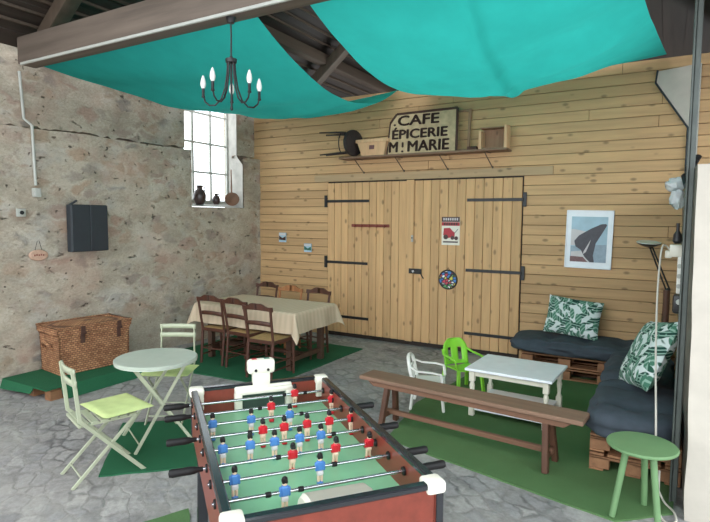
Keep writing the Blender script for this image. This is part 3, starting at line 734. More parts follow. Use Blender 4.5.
sg = thing('shop_sign', 'cream painted shop sign reading CAFE EPICERIE with worn brown edges', 'sign', (-3.08, 7.20, SZ))
lean = rx(R(-5))
def sp(x, z, y=0.0): return lean @ Vector((x, y, z))
b = B(); b.prism([sp(-0.53, 0), sp(0.53, 0), sp(0.52, 0.595), (sp(-0.40, 0.585)), sp(-0.50, 0.46)], lean @ Vector((0, 0.022, 0))); obj('board', b, M['sign_paint'], sg)
b = B(); fr = [(-0.53, 0.0), (0.53, 0.0), (0.52, 0.595), (-0.40, 0.585), (-0.50, 0.46)]
for i, w_ in ((1, 0.036), (2, 0.032), (3, 0.03), (4, 0.02)):
    p, q = fr[i], fr[(i+1) % 5]; b.bar(sp(*p, -0.004), sp(*q, -0.004), w_, 0.012, 0.002, up=lean @ Vector((0, 1, 0)))
obj('sign_edge', b, M['sign_brown'], sg)
b = B()
def sgn(txt, x, z, size, sx):
    for dx, dz in ((-.5, 0), (.5, 0), (0, .3), (0, -.3)):
        text_mesh(b, txt, size, Matrix.Translation(sp(x+dx*0.017, z+dz*0.017, -0.004)) @ lean @ FACE, 0, 0.002, 0, 'LEFT', sx)
sgn('CAFE', -0.385, 0.415, 0.20, 1.38); sgn('ÉPICERIE', -0.47, 0.225, 0.185, 1.22); sgn('M', -0.51, 0.035, 0.215, 0.95); sgn('ı', -0.30, 0.10, 0.15, 1.0); sgn('.', -0.305, 0.03, 0.18, 1.0); sgn('MARIE', -0.215, 0.035, 0.215, 1.06); sgn('.', -0.445, 0.42, 0.18, 1.0)
obj('lettering', b, M['sign_letter'], sg)
wf = thing('window_frame', 'narrow empty wooden frame leaning behind the right edge of sign', 'frame', (-2.58, 7.29, SZ))
b = B()
for x in (-0.2, 0.17): b.bar((x, 0, 0), (x, 0.045, 0.58), 0.035, 0.03, 0.004)
for z in (0.018, 0.56): b.bar((-0.2, 0.045*z/.58, z), (0.17, 0.045*z/.58, z), 0.035, 0.03, 0.004)
obj('frame_bars', b, M['frame_wood'], wf)
cb = thing('wooden_crate', 'small open wooden crate standing on its side at right end of shelf', 'crate', (-2.04, 7.24, SZ))
b = B(); b.box((0, 0.0, 0.01), (0.34, 0.17, 0.016), 0.002); b.box((0, 0.0, 0.275), (0.34, 0.17, 0.014), 0.002); b.box((0, 0.085, 0.14), (0.34, 0.012, 0.27), 0.002); obj('crate_body', b, M['frame_wood'], cb)
for x, h in ((-0.165, 0.235), (0.172, 0.295)):
    b = B(); b.box((x, -0.01, h/2), (0.035, 0.2, h), 0.003); obj('end_board', b, M['chip_basket'], cb)
b = B(); b.box((-2.33, 7.22, SZ+0.025), (0.13, 0.08, 0.05), 0.006); tag(obj('small_box', b, M['sign_brown']), 'little dark box on the shelf between frame and crate', 'box')

# things hanging on the doors and plank wall
hk = thing('hook_rail', 'small maroon wooden rail of pegs on the left barn door', 'hook rail', (-3.96, YB-0.035, 1.79))
b = B(); b.box((0, 0, 0), (0.66, 0.018, 0.045), 0.006); obj('rail', b, M['maroon'], hk)
for i in range(5):
    b = B(); b.ball((-0.26+i*0.13, -0.03, -0.006), 0.022, 12, 8); b.tube([(-0.26+i*0.13, 0, -0.006), (-0.26+i*0.13, -0.03, -0.006)], 0.01, 8); obj('peg', b, M['maroon'], hk)
ad = thing('advert_plate', 'small enamel advertising plate with a red vehicle on right barn door', 'sign', (-2.66, YB-0.032, 1.53))
b = B(); b.box((0, 0, 0.20), (0.27, 0.008, 0.40), 0.003); obj('plate', b, M['ivory'], ad)
b = B(); b.box((0, -0.006, 0.365), (0.265, 0.004, 0.07)); b.box((0, -0.006, 0.30), (0.265, 0.004, 0.05), mat=1)
for i in range(7): b.box((-0.10+i*0.033, -0.009, 0.368), (0.02, 0.003, 0.035), mat=2)
for i in range(6): b.box((-0.09+i*0.036, -0.009, 0.30), (0.026, 0.003, 0.032), mat=0)
obj('plate_heading', b, [M['dark_print'], M['red_print'], M['pale_print']], ad)
b = B(); b.prism([(-0.11, -0.008, 0.14), (-0.10, -0.008, 0.24), (-0.01, -0.008, 0.245), (0.03, -0.008, 0.20), (0.06, -0.008, 0.18), (0.06, -0.008, 0.12), (-0.03, -0.008, 0.10)], (0, 0.004, 0), 0)
for x, z, r in ((-0.07, 0.115, 0.035), (0.03, 0.105, 0.028), (0.085, 0.10, 0.028)): b.lathe([(r, 0), (r, 0.004)], n=16, M4=Matrix.Translation((x, -0.006, z)) @ rx(R(90)), mat=1)
b.bar((0.06, -0.01, 0.17), (0.11, -0.01, 0.23), 0.012, 0.004, 0, mat=1); b.box((0, -0.006, 0.045), (0.22, 0.004, 0.02), mat=1)
obj('vehicle_picture', b, [M['red_print'], M['dark_print']], ad)
dw = thing('target_disc', 'round multicoloured disc with black rim hung on right barn door', 'disc', (-2.685, YB-0.032, 1.035))
b = B(); b.lathe([(0.125, 0), (0.125, 0.012)], n=32, M4=rx(R(90))); obj('disc_face', b, M['wheel'], dw)
b = B(); b.tube([(0.132*math.cos(q*PI/16), -0.006, 0.132*math.sin(q*PI/16)) for q in range(32)], 0.012, 8, closed=True); obj('rim', b, M['black_metal'], dw)
b = B(); b.tube([(-0.02, -0.004, 0.14), (0, -0.004, 0.17), (0.02, -0.004, 0.14)], 0.004, 6); obj('hanger', b, M['black_metal'], dw)
def picture(x, z, wd, ht, dk, label):
    t = thing('small_picture', label, 'picture', (x, YB-0.012, z)); b = B(); b.box((0, 0, 0), (wd, 0.012, ht), 0.002); obj('mount', b, M['sky_print'], t)
    b = B(); b.prism([(-wd*.45, -0.009, -ht*.25), (wd*.45, -0.009, -ht*.3), (wd*.45, -0.009, 0.02), (0, -0.009, -0.01), (-wd*.45, -0.009, 0.03)], (0, 0.004, 0)); b.box((0, -0.008, ht*.33), (wd*.9, 0.004, ht*.2), mat=1); obj('print', b, [M[dk], M['pale_print']], t)
picture(-5.66, 1.57, 0.15, 0.16, 'dark_print', 'tiny seaside picture on the plank wall, nearer the stone corner')
picture(-5.14, 1.41, 0.15, 0.14, 'green_print', 'tiny green and blue picture on the plank wall, nearer the barn door')
ps = thing('framed_poster', 'white framed poster of a dark ship bow on plank wall', 'poster', (-0.845, YB-0.014, 1.655), 0)
b = B(); W_, H_ = 0.545, 0.73; tilt = ry(R(1.0))
b.box((0, 0, 0), (W_, 0.02, H_), 0.003, tilt); obj('mount', b, M['white_paint'], ps)
b = B()
for sx in (-1, 1): b.box(tilt @ Vector((sx*(W_/2-.006), -0.008, 0)), (0.014, 0.03, H_), 0.002, tilt); b.box(tilt @ Vector((0, -0.008, sx*(H_/2-.006))), (W_, 0.03, 0.014), 0.002, tilt)
obj('frame', b, M['white_paint'], ps)
b = B()
def pp(u, v, d): return tilt @ Vector(((u-0.5)*0.42, -0.011-d, (v-0.5)*0.57-0.0))
def flat(pts, d, m): b.prism([pp(u, v, d) for u, v in pts], tilt @ Vector((0, 0.0012, 0)), m)
flat([(0, 0), (1, 0), (1, 1), (0, 1)], 0.0, 0)
flat([(0, 0), (1, 0), (1, 0.40), (0, 0.34)], 0.0014, 1)
flat([(0, 0.36), (0.55, 0.36), (0.50, 0.66), (0.1, 0.72), (0, 0.72)], 0.0016, 3)
flat([(0.02, 0.05), (0.02, 0.22), (0.42, 0.26), (0.62, 0.0), (0.2, 0.0)], 0.002, 3)
flat([(0.98, 0.82), (0.90, 0.70), (0.70, 0.42), (0.64, 0.15), (0.68, 0.0), (0.56, 0.0), (0.40, 0.12), (0.30, 0.26), (0.14, 0.34), (0.10, 0.46), (0.22, 0.58), (0.55, 0.74), (0.82, 0.84), (0.95, 0.85)], 0.0032, 2)
flat([(0.56, 0.50), (0.38, 0.24), (0.36, 0.17), (0.44, 0.22), (0.52, 0.38)], 0.0044, 3)
flat([(0.0, 0.0), (0.5, 0.0), (0.36, 0.11), (0.0, 0.12)], 0.0044, 4)
obj('ship_print', b, [M['sky_print'], M['water_print'], M['hull_print'], M['pale_print'], M['rust_print']], ps)

# ------------------------------------------------------------------ grass mats on the floor
def mat_slab(label, poly, m, z=0.012, z0=0.0):
    # edge subdivided and roughened a little
    P = [Vector((*p, 0)) for p in poly]; out = []
    for i in range(len(P)):
        a, c = P[i], P[(i+1) % len(P)]; n = max(2, int((c-a).length/0.08)); nr = Vector((-(c-a).y, (c-a).x, 0)).normalized()
        for k in range(n):
            q = a+(c-a)*k/n; out.append(q+nr*0.012*noise.noise((q.x*5, q.y*5, 1)) if k else q)
    b = B(); b.prism([(p.x, p.y, z0) for p in out], (0, 0, z))
    return tag(obj('artificial_grass_mat', b, m), label, 'grass mat')
mat_slab('big artificial grass mat under bench, coffee table and sofa', [(-2.02, 4.08), (-1.45, 3.93), (-0.2, 3.66), (0.12, 3.95), (0.14, 6.9), (-1.95, 6.9), (-2.16, 5.05)], M['grass'])
mat_slab('dark green grass mat under the dining table and chairs', [(-5.95, 4.55), (-3.80, 4.72), (-3.76, 6.78), (-5.95, 6.8)], M['grass_dark'])
mat_slab('square dark green grass mat under the bistro table', [(-3.52, 2.38), (-2.98, 2.9), (-3.68, 3.62), (-4.26, 3.14)], M['grass_dark'])
mat_slab('corner of a grass mat by the left legs of the football table', [(-2.74, 2.14), (-2.62, 2.40), (-1.5, 1.45), (-1.75, 1.15)], M['grass'])

# ------------------------------------------------------------------ pallet platform with basket chest
pl = thing('pallet', 'low wooden pallet along the stone wall, mostly covered by green mat', 'pallet', (-5.77, 3.77, 0))
b = B()
for x in (-0.3, 0, 0.3):
    for y in (-0.55, 0, 0.55): b.box((x, y, 0.055), (0.10, 0.13, 0.09), 0.004)
for x in (-0.3, 0, 0.3): b.box((x, 0, 0.006), (0.10, 1.22, 0.012), 0.002)
for i in range(5): b.box((-0.28+i*0.14, 0, 0.109), (0.12, 1.22, 0.018), 0.003)
obj('boards', b, M['pallet_y'], pl)
b = B()
x0, x1, ya, yb = -6.22, -5.40, 3.10, 4.42
b.box(((x0+x1)/2, (ya+yb)/2, 0.127), (x1-x0, yb-ya, 0.014), 0.003)
b.prism([(x1-0.005, 3.26, 0.133), (x1-0.005, yb, 0.133), (x1+0.05, yb+0.02, 0.005), (x1+0.05, 3.30, 0.004), (x1+0.03, 3.26, 0.05)], (0.012, 0, 0.0))
b.prism([(x0, ya+0.004, 0.13), (-5.62, ya+0.004, 0.13), (-5.66, ya-0.02, 0.06), (x0, ya-0.03, 0.03)], (0, 0.012, 0))
tag(obj('artificial_grass_mat', b, M['grass_dark']), 'green grass mat draped over the pallet under the wicker chest', 'grass mat')

wc = thing('wicker_chest', 'large brown wicker chest with leather straps against the stone wall', 'chest', (-5.925, 3.90, 0.135), R(-7))
b = B(); frustum_wall(b, 0.225, 0.405, 0.24, 0.415, 0.0, 0.45, 0.02); b.box((0, 0, 0.01), (0.43, 0.75, 0.02)); obj('chest_body', b, M['wicker'], wc)
b = B()
for z, e in ((0.012, 0.008), (0.445, 0.022)):
    b.tube([(0.22+e, -0.392-e, z), (0.22+e, 0.392+e, z), (-0.22-e, 0.392+e, z), (-0.22-e, -0.392-e, z)], 0.014, 8, closed=True)
obj('braided_edge', b, M['wicker'], wc)
def lidfn(u, v):
    x = -0.255+0.51*u; y = -0.435+0.87*v; z = 0.52+0.03*math.sin(PI*u)*math.sin(PI*v)+0.006*noise.noise((x*8, y*8, 0))-0.02*max(0, (v-.75)*4)*(1-u)
    return (x, y, z)
b = B(); b.grid(12, 18, lidfn)
for pts in ([(-.255, -.435), (.255, -.435), (.255, .435), (-.255, .435)],):
    for i in range(4):
        a, c = pts[i], pts[(i+1) % 4]; nrm = Vector((-(c[1]-a[1]), c[0]-a[0], 0)).normalized()*0.015
        b.prism([(a[0], a[1], 0.46), (c[0], c[1], 0.46), (c[0], c[1], 0.525), (a[0], a[1], 0.525)], nrm)
b.tube([(0.255, -0.435, 0.525), (0.255, 0.435, 0.525), (-0.255, 0.435, 0.525), (-0.255, -0.435, 0.525)], 0.014, 8, closed=True)
lid = obj('chest_lid', b, M['wicker'], wc)
for y in (-0.16, 0.27):
    b = B(); b.box((0.276, y, 0.495), (0.012, 0.05, 0.075), 0.002); b.box((0.256, y, 0.39), (0.012, 0.045, 0.11), 0.002); b.box((0.282, y, 0.455), (0.012, 0.062, 0.03), 0.002); obj('strap', b, M['sign_brown'], wc)
b = B(); b.tube([(-0.09+0.0, -0.420, 0.27), (-0.085, -0.452, 0.33), (-0.03, -0.472, 0.36), (0.03, -0.472, 0.36), (0.085, -0.452, 0.33), (0.09, -0.416, 0.27)], 0.014, 8); obj('handle', b, M['wicker'], wc)

# ------------------------------------------------------------------ bistro set
bt = thing('bistro_table', 'round pale green metal folding table beside the wicker chest', 'table', (-3.69, 3.06, 0.012), R(64))
b = B(); b.lathe([(0.325, 0.685), (0.335, 0.69), (0.335, 0.705), (0.328, 0.71), (0.001, 0.712)], n=48); b.lathe([(0.325, 0.69), (0.332, 0.676), (0.327, 0.676), (0.315, 0.69)], n=48, caps=False); obj('tabletop', b, M['sage_top'], bt)
for s, y in ((1, 0.17), (-1, 0.145)):
    for e in (-1, 1):
        b = B(); b.bar((-0.22*s, e*y, 0.69), (0.235*s, e*(y+.08), 0.0), 0.012, 0.026, 0.003, up=(1, 0, 0)); obj('leg', b, M['sage'], bt)
b = B()
for s in (1, -1): b.tube([(0.20*s, -0.2, 0.07), (0.20*s, 0.2, 0.07)], 0.006, 8)
b.tube([(0, -0.17, 0.35), (0, 0.17, 0.35)], 0.006, 8); obj('crossbar', b, M['sage'], bt)

def bistro_chair(label, loc, rotz):
    t = thing('folding_chair', label, 'chair', loc, rotz, 'sage metal folding chairs')
    b = B()
    for i in range(6): b.box((0, -0.165+i*0.066, 0.447), (0.31, 0.05, 0.012), 0.003)
    for s in (-1, 1): b.box((s*0.145, 0, 0.435), (0.02, 0.40, 0.014), 0.002)
    obj('seat', b, M['sage'], t)
    for s in (-1, 1):        # long frame: front foot up to the back rest
        b = B(); b.bar((s*0.165, 0.24, 0.0), (s*0.165, -0.20, 0.48), 0.012, 0.028, 0.003, up=(0, 1, 0)); b.bar((s*0.165, -0.20, 0.47), (s*0.158, -0.235, 0.85), 0.012, 0.028, 0.003, up=(0, 1, 0)); obj('leg', b, M['sage'], t)
        b = B(); b.bar((s*0.15, -0.26, 0.0), (s*0.15, 0.19, 0.44), 0.012, 0.026, 0.003, up=(0, 1, 0)); obj('leg', b, M['sage'], t)
    for z, y in ((0.83, -0.226), (0.745, -0.218)):
        b = B(); b.grid(8, 2, lambda u, v: (-0.175+0.35*u, y-0.02*math.sin(PI*u), z-0.022+0.044*v)); obj('back_slat', b, M['sage'], t, solid=0.012)
    for q in (0, 1, 2):
        b = B()
        if q == 0: b.tube([(-0.15, -0.20, 0.07), (0.15, -0.20, 0.07)], 0.006, 8)
        if q == 1: b.tube([(-0.165, 0.175, 0.07), (0.165, 0.175, 0.07)], 0.006, 8)
        if q == 2: b.bar((-0.165, -0.2, 0.44), (0.165, -0.2, 0.44), 0.022, 0.022)
        obj('stretcher', b, M['sage'], t)
    return t
c1 = bistro_chair('folding chair in the foreground left, back towards the camera side', (-3.565, 2.465, 0.0), R(-19))
c2 = dup(c1, (-4.02, 3.50, 0.0), R(-150), 'folding chair behind the round table, half hidden by its top')
def seat_pad(label, loc, rotz):
    b = B()
    def pad(sgn):
        def fn(u, v):
            e = max(0.0, min(1, 9*min(u, 1-u, v, 1-v)))
            return (-0.225+0.45*u, -0.185+0.37*v, sgn*0.014*e**0.5+0.006*noise.noise((u*4, v*4, 2))*e)
        return fn
    b.grid(18, 18, pad(1)); b.grid(18, 18, pad(-1))
    o = obj('seat_cushion', b, M['lime_cushion'], weld=True, ang=70); o.location = loc; o.rotation_euler = (0, 0, rotz)
    return tag(o, label, 'cushion', 'lime seat cushions')
seat_pad('lime green cushion lying on the foreground folding chair', (-3.565, 2.58, 0.474), R(-12))
seat_pad('lime green cushion on the chair behind the round table', (-3.97, 3.44, 0.474), R(-150))

# ------------------------------------------------------------------ dining table, cloth, chairs
dt = thing('dining_table', 'long dark wooden dining table hidden under a linen cloth', 'table', (-4.64, 5.66, 0.012))
b = B(); b.box((0, 0, 0.715), (1.58, 0.86, 0.03), 0.004); b.box((0, 0, 0.655), (1.36, 0.70, 0.09), 0.004); obj('tabletop', b, M['table_wood'], dt)
for sx in (-1, 1):
    for sy in (-1, 1):
        b = B(); b.box((sx*0.66, sy*0.34, 0.345), (0.075, 0.075, 0.69), 0.006); obj('leg', b, M['table_wood'], dt)
    b = B(); b.box((sx*0.66, 0, 0.13), (0.05, 0.66, 0.06), 0.005); obj('stretcher', b, M['table_wood'], dt)
b = B(); b.box((0, 0, 0.13), (1.30, 0.05, 0.05), 0.005); obj('stretcher', b, M['table_wood'], dt)
b = B()
hx, hy, top = 0.81, 0.45, 0.748
def clothfn(u, v):
    # a square sheet 0.25 m larger than the top; past the edge it hangs, corners drop lower in folds
    o_ = 0.27; X = -(hx+o_)+2*(hx+o_)*u; Y = -(hy+o_)+2*(hy+o_)*v
    ex = max(0, abs(X)-hx); ey = max(0, abs(Y)-hy); sx = 1 if X > 0 else -1; sy = 1 if Y > 0 else -1
    d = math.hypot(ex, ey)
    if d == 0: return (X, Y, top+0.002*noise.noise((X*5, Y*5, 0)))
    ripple = 0.012*math.sin(X*11+1)*(ey > 0)+0.012*math.sin(Y*13)*(ex > 0)
    out = min(d, 0.03)*0.8+0.12*d
    z = top-max(0, d-0.012)*0.97
    if ex > 0 and ey > 0:
        a = math.atan2(ey, ex); out2 = out+0.13*d*math.sin(2*a)*2.0
        return (sx*(hx+out2*math.cos(a)), sy*(hy+out2*math.sin(a)), z)
    return (sx*(hx+out+ripple*ex*4) if ex > 0 else X, sy*(hy+out+ripple*ey*4) if ey > 0 else Y, z)
b.grid(96, 64, clothfn)
o = obj('tablecloth', b, M['cloth'], ang=180); o.location = (-4.64, 5.66, 0.012)
tag(o, 'beige linen tablecloth draped over the long dining table', 'tablecloth')

def dining_chair(mat, label, loc, rotz):
    t = thing('dining_chair', label, 'chair', loc, rotz, 'wooden chairs around the dining table')
    b = B(); b.prism([(-0.18, -0.17, 0.435), (0.18, -0.17, 0.435), (0.205, 0.20, 0.435), (-0.205, 0.20, 0.435)], (0, 0, 0.03)); obj('seat', b, M['straw'], t)
    b = B()
    for a_, c_ in (((-0.18, -0.17), (0.18, -0.17)), ((0.18, -0.17), (0.205, 0.20)), ((0.205, 0.20), (-0.205, 0.20)), ((-0.205, 0.20), (-0.18, -0.17))): b.bar((*a_, 0.44), (*c_, 0.44), 0.03, 0.045, 0.006)
    obj('seat_frame', b, mat, t)
    for s in (-1, 1):
        b = B(); b.tube([(s*0.205, 0.20, 0.0), (s*0.205, 0.20, 0.44)], [0.014, 0.02], 10); obj('leg', b, mat, t)
        b = B(); b.bar((s*0.175, -0.22, 0.0), (s*0.178, -0.175, 0.45), 0.03, 0.03, 0.006, up=(0, 1, 0)); b.bar((s*0.178, -0.175, 0.44), (s*0.19, -0.245, 0.86), 0.03, 0.026, 0.006, up=(0, 1, 0)); obj('leg', b, mat, t)
    b = B()
    n = 14; top_ = []; bot = []
    for i in range(n+1):
        u = i/n*2-1; zt = 0.885+0.022*math.cos(u*PI*1.0)-0.012*math.cos(u*PI*3)*0.5
        y = -0.238-0.02*(1-u*u); top_.append((u*0.215, y-0.011, zt)); bot.append((u*0.215, y-0.004, 0.815+0.012*(1-u*u)))
    for i in range(n): b.prism([bot[i], bot[i+1], top_[i+1], top_[i]], (0, 0.022, 0))
    obj('top_rail', b, mat, t, weld=True)
    b = B()
    for z in (0.66,): b.grid(8, 2, lambda u, v: (-0.18+0.36*u, -0.21-0.018*math.sin(PI*u), z-0.025+0.05*v+0.012*math.sin(PI*u)))
    obj('back_slat', b, mat, t, solid=0.016)
    b = B()
    for z in (0.16, 0.26): b.tube([(-0.2, 0.2, z), (0.2, 0.2, z)], 0.010, 8)
    for s in (-1, 1): b.tube([(s*0.2, 0.2, 0.20), (s*0.176, -0.2, 0.20)], 0.010, 8); b.tube([(s*0.2, 0.2, 0.11), (s*0.176, -0.2, 0.11)], 0.010, 8)
    b.tube([(-0.176, -0.2, 0.2), (0.176, -0.2, 0.2)], 0.010, 8); obj('stretcher', b, mat, t)
    return t
ZM = 0.013
dc = dining_chair(M['dark_wood'], 'dark wooden dining chair on near side, closest to stone wall', (-5.02, 5.24, ZM), R(3))
dup(dc, (-4.56, 5.22, ZM), R(-4), 'dark wooden dining chair on near side, middle of three')
dup(dc, (-4.07, 5.04, ZM), R(2), 'dark wooden dining chair on near side, nearest the barn doors')
dup(dc, (-5.30, 6.27, ZM), R(180), 'dark dining chair on far side of table, nearest the stone wall')
dup(dc, (-4.25, 6.10, ZM), R(176), 'dark dining chair on far side of table, nearest barn doors')
dining_chair(M['mid_wood'], 'lighter honey wood dining chair on far side, between two dark ones', (-4.72, 6.10, ZM), R(182))

# ------------------------------------------------------------------ bench
bn = thing('bench', 'long rustic wooden bench between football table and coffee table', 'bench', (-1.42, 4.30, ZM), R(-5.5))
b = B(); b.box((0, 0, 0.425), (1.96, 0.24, 0.036), 0.006); obj('seat_board', b, M['bench_top'], bn)
b = B()
for s in (-1, 1): b.prism([(-0.90, s*0.075, 0.405), (0.90, s*0.075, 0.405), (0.84, s*0.075, 0.362), (-0.84, s*0.075, 0.362)], (0, s*0.022, 0))
obj('apron', b, M['bench_rail'], bn)
for s in (-1, 1):
    for e in (-1, 1):
        b = B(); b.bar((s*0.70, e*0.055, 0.41), (s*0.73, e*0.135, 0.0), 0.045, 0.055, 0.005, up=(0, 1, 0)); obj('leg', b, M['bench_leg'], bn)
    b = B(); b.bar((s*0.722, -0.115, 0.11), (s*0.722, 0.115, 0.11), 0.03, 0.04, 0.004); obj('crosspiece', b, M['bench_leg'], bn)
b = B(); b.bar((-0.75, 0, 0.125), (0.75, 0, 0.125), 0.045, 0.04, 0.005); obj('stretcher', b, M['bench_rail'], bn)

# ------------------------------------------------------------------ coffee table
ct = thing('coffee_table', 'white painted coffee table with a lower shelf on the green mat', 'table', (-1.20, 5.24, ZM), R(-3))
b = B(); b.box((0, 0, 0.455), (0.81, 0.65, 0.026), 0.006); obj('tabletop', b, M['white_paint'], ct)
b = B()
for s in (-1, 1): b.box((0, s*0.265, 0.415), (0.66, 0.018, 0.055), 0.003); b.box((s*0.345, 0, 0.415), (0.018, 0.50, 0.055), 0.003)
obj('apron', b, M['cream_paint'], ct)
for sx in (-1, 1):
    for sy in (-1, 1):
        b = B(); x, y = sx*0.345, sy*0.265
        b.box((x, y, 0.39), (0.052, 0.052, 0.11), 0.004); b.lathe([(0.016, 0.16), (0.024, 0.175), (0.017, 0.195), (0.02, 0.24), (0.026, 0.29), (0.018, 0.325), (0.025, 0.34)], (x, y, 0), 14); b.box((x, y, 0.085), (0.052, 0.052, 0.17), 0.004); obj('leg', b, M['cream_paint'], ct)
b = B(); b.box((0, 0, 0.115), (0.66, 0.50, 0.018), 0.003); b.box((0, -0.262, 0.08), (0.66, 0.02, 0.05), 0.003); b.box((0, 0.262, 0.08), (0.66, 0.02, 0.05), 0.003); obj('lower_shelf', b, M['white_paint'], ct)

# ------------------------------------------------------------------ children's plastic chairs
def kid_chair(name, mat, label, loc, rotz, sc, solid_back):
    t = thing(name, label, 'chair', loc, rotz)
    def P(*p): return tuple(q*sc for q in p)
    b = B()
    b.grid(10, 10, lambda u, v: P(-0.165+0.33*u, -0.15+0.32*v, 0.29-0.02*math.sin(PI*u)+0.012*(v-0.5))); obj('seat', b, mat, t, solid=0.012*sc)
    for sx in (-1, 1):
        for sy, yy in ((1, 0.16), (-1, -0.15)):
            b = B(); b.bar(P(sx*0.15, yy*0.93, 0.29), P(sx*0.175, yy*1.15, 0.0), 0.042*sc, 0.03*sc, 0.006, up=(0, 1, 0)); obj('leg', b, mat, t)
    # back: rounded arch
    if solid_back:
        bb = B(); n = 14
        def bf(u, v):
            a = (u*2-1); wdt = 0.165-0.0*v; zt = 0.29+(0.30)*v; rr = 1.0
            if v > 0.6: rr = math.sqrt(max(0.0, 1-((v-0.6)/0.4)**2*0.75))
            x = a*wdt*rr; return P(x, -0.155-0.07*v-0.03*(1-a*a)*-1*0.0+0.03*a*a, zt)
        bb.grid(14, 14, bf, skip=lambda u, v: (abs(u-0.5) > 0.16 and abs(u-0.5) < 0.30 and 0.12 < v < 0.62))
        obj('backrest', bb, mat, t, solid=0.012*sc)
    else:
        bb = B()
        arch = [P(-0.165, -0.15, 0.29), P(-0.17, -0.185, 0.44), P(-0.15, -0.20, 0.51), P(-0.09, -0.215, 0.545), P(0, -0.22, 0.555), P(0.09, -0.215, 0.545), P(0.15, -0.20, 0.51), P(0.17, -0.185, 0.44), P(0.165, -0.15, 0.29)]
        bb.tube(arch, 0.020*sc, 10); bb.bar(P(-0.16, -0.19, 0.43), P(0.16, -0.19, 0.43), 0.02*sc, 0.03*sc, 0.006)
        for x in (-0.07, 0, 0.07): bb.bar(P(x, -0.16, 0.29), P(x, -0.20, 0.45), 0.035*sc, 0.012*sc, 0.004, up=(0, 1, 0))
        obj('backrest', bb, mat, t)
    for s in (-1, 1):
        b = B(); pts = [P(s*0.16, -0.185, 0.47), P(s*0.20, -0.10, 0.43), P(s*0.205, 0.06, 0.425), P(s*0.20, 0.15, 0.41), P(s*0.18, 0.165, 0.30)]
        for i in range(4): b.bar(pts[i], pts[i+1], 0.034*sc, 0.018*sc, 0.006)
        for p in pts[1:4]: b.ball(p, 0.012*sc, 10, 6)
        obj('armrest', b, mat, t)
    return t
kid_chair('plastic_chair', M['white_plastic'], "small white plastic child's chair behind the bench", (-2.02, 5.02, ZM), R(-74), 0.92, False)
kid_chair('plastic_chair', M['lime_plastic'], "small lime green plastic child's chair by the coffee table", (-1.88, 5.66, ZM), R(-128), 0.93, True)

# ------------------------------------------------------------------ pallet sofa
def pallet(label, cx, cy, lx, ly, along_x):
    t = thing('pallet', label, 'pallet', (cx, cy, ZM), 0, 'pallets of the corner sofa'); mat = M['pallet'] if along_x else M['pallet_y']
    for lev in (0.0, 0.145):
        for fx in (-1, 0, 1):
            for fy in (-1, 0, 1):
                b = B(); b.box((fx*(lx/2-0.07), fy*(ly/2-0.05), lev+0.06), (0.14, 0.10, 0.085), 0.004); obj('block', b, mat, t)
        b = B(); n = 5
        for i in range(n):
            if along_x:
                y = -(ly/2-0.05)+(ly-0.10)*i/(n-1)
                b.box((0, y, lev+0.125), (lx, 0.10, 0.018), 0.003)
                if i % 2 == 0: b.box((0, y, lev+0.009), (lx, 0.10, 0.016), 0.003)
            else:
                x = -(lx/2-0.05)+(lx-0.10)*i/(n-1)
                b.box((x, 0, lev+0.125), (0.10, ly, 0.018), 0.003)
                if i % 2 == 0: b.box((x, 0, lev+0.009), (0.10, ly, 0.016), 0.003)
        if not along_x:
            for e in (-1, 1): b.box((0, e*(ly/2-0.05), lev+0.10), (lx, 0.10, 0.02), 0.003)
        obj('deck_boards', b, mat, t)
    return t
pallet('wooden pallet base under the sofa along the plank wall', -0.98, 7.0, 1.0, 0.66, True)
pallet('wooden pallet base under the sofa side along the right wall', -0.135, 5.0, 0.60, 1.30, False)
pallet('wooden pallet base under the inner corner of the sofa', -0.135, 6.50, 0.60, 1.60, False)

def futon(label, cx, cy, z, lx, ly, lz, seed, tufts):
    """soft mattress: rounded slab with tufted dimples"""
    nx, ny, nz_ = max(8, int(lx/0.05)), max(8, int(ly/0.05)), 5
    bm = bmesh.new(); bmesh.ops.create_cube(bm, size=1.0)
    bm.free()
    b = B()
    def sup(q, p=5.0): return q
    def shape(x, y, zz):     # x,y,zz in -1..1
        p = 4.5
        m = (abs(x)**p+abs(y)**p+abs(zz)**p)**(1/p); k = max(abs(x), abs(y), abs(zz))/m if m else 1
        X, Y, Z = x*k, y*k, zz*k
        X_, Y_ = X*lx/2, Y*ly/2
        d = 0
        for (tx, ty) in tufts: d += 0.05*math.exp(-((X_-tx)**2+(Y_-ty)**2)/0.008)+(0.022*math.exp(-((Y_-ty)/0.05)**2) if ly > lx else 0.022*math.exp(-((X_-tx)/0.05)**2))
        puff = 1.0+0.10*noise.noise((X_*3+seed, Y_*3, 1))
        bul = 0.05*noise.noise((X_*4, Y_*4, Z*2+seed))
        return (cx+X_+bul*(abs(X) > .8)*(1 if X > 0 else -1), cy+Y_+bul*(abs(Y) > .8), z+lz/2+Z*lz/2*(puff if zz > 0 else 1)-(d if Z > 0.2 else 0))
    for ax in range(3):
        for s in (-1, 1):
            n1, n2 = [(ny, nz_*2), (nx, nz_*2), (nx, ny)][ax]
            def fn(u, v, ax=ax, s=s):
                a, c = u*2-1, v*2-1
                return shape(*((s, a, c), (a, s, c), (a, c, s))[ax])
            b.grid(n1, n2, fn)
    return tag(obj('futon_cushion', b, M['slate_fabric'], weld=True, ang=180), label, 'seat cushion', 'slate futons on the corner sofa')
futon('dark slate futon on the pallets along the plank wall', -0.78, 6.96, 0.295, 1.74, 0.80, 0.175, 1, [(-0.4, 0), (0.0, 0), (0.4, 0)])
futon('dark slate futon on the side pallets, nearest the green stool', -0.165, 4.72, 0.295, 0.60, 1.06, 0.23, 3, [(0, -0.25), (0, 0.25)])
futon('dark slate futon in the middle of the sofa side, behind the leaf pillow', -0.175, 5.88, 0.295, 0.60, 1.24, 0.22, 5, [(0, -0.3), (0, 0.3)])

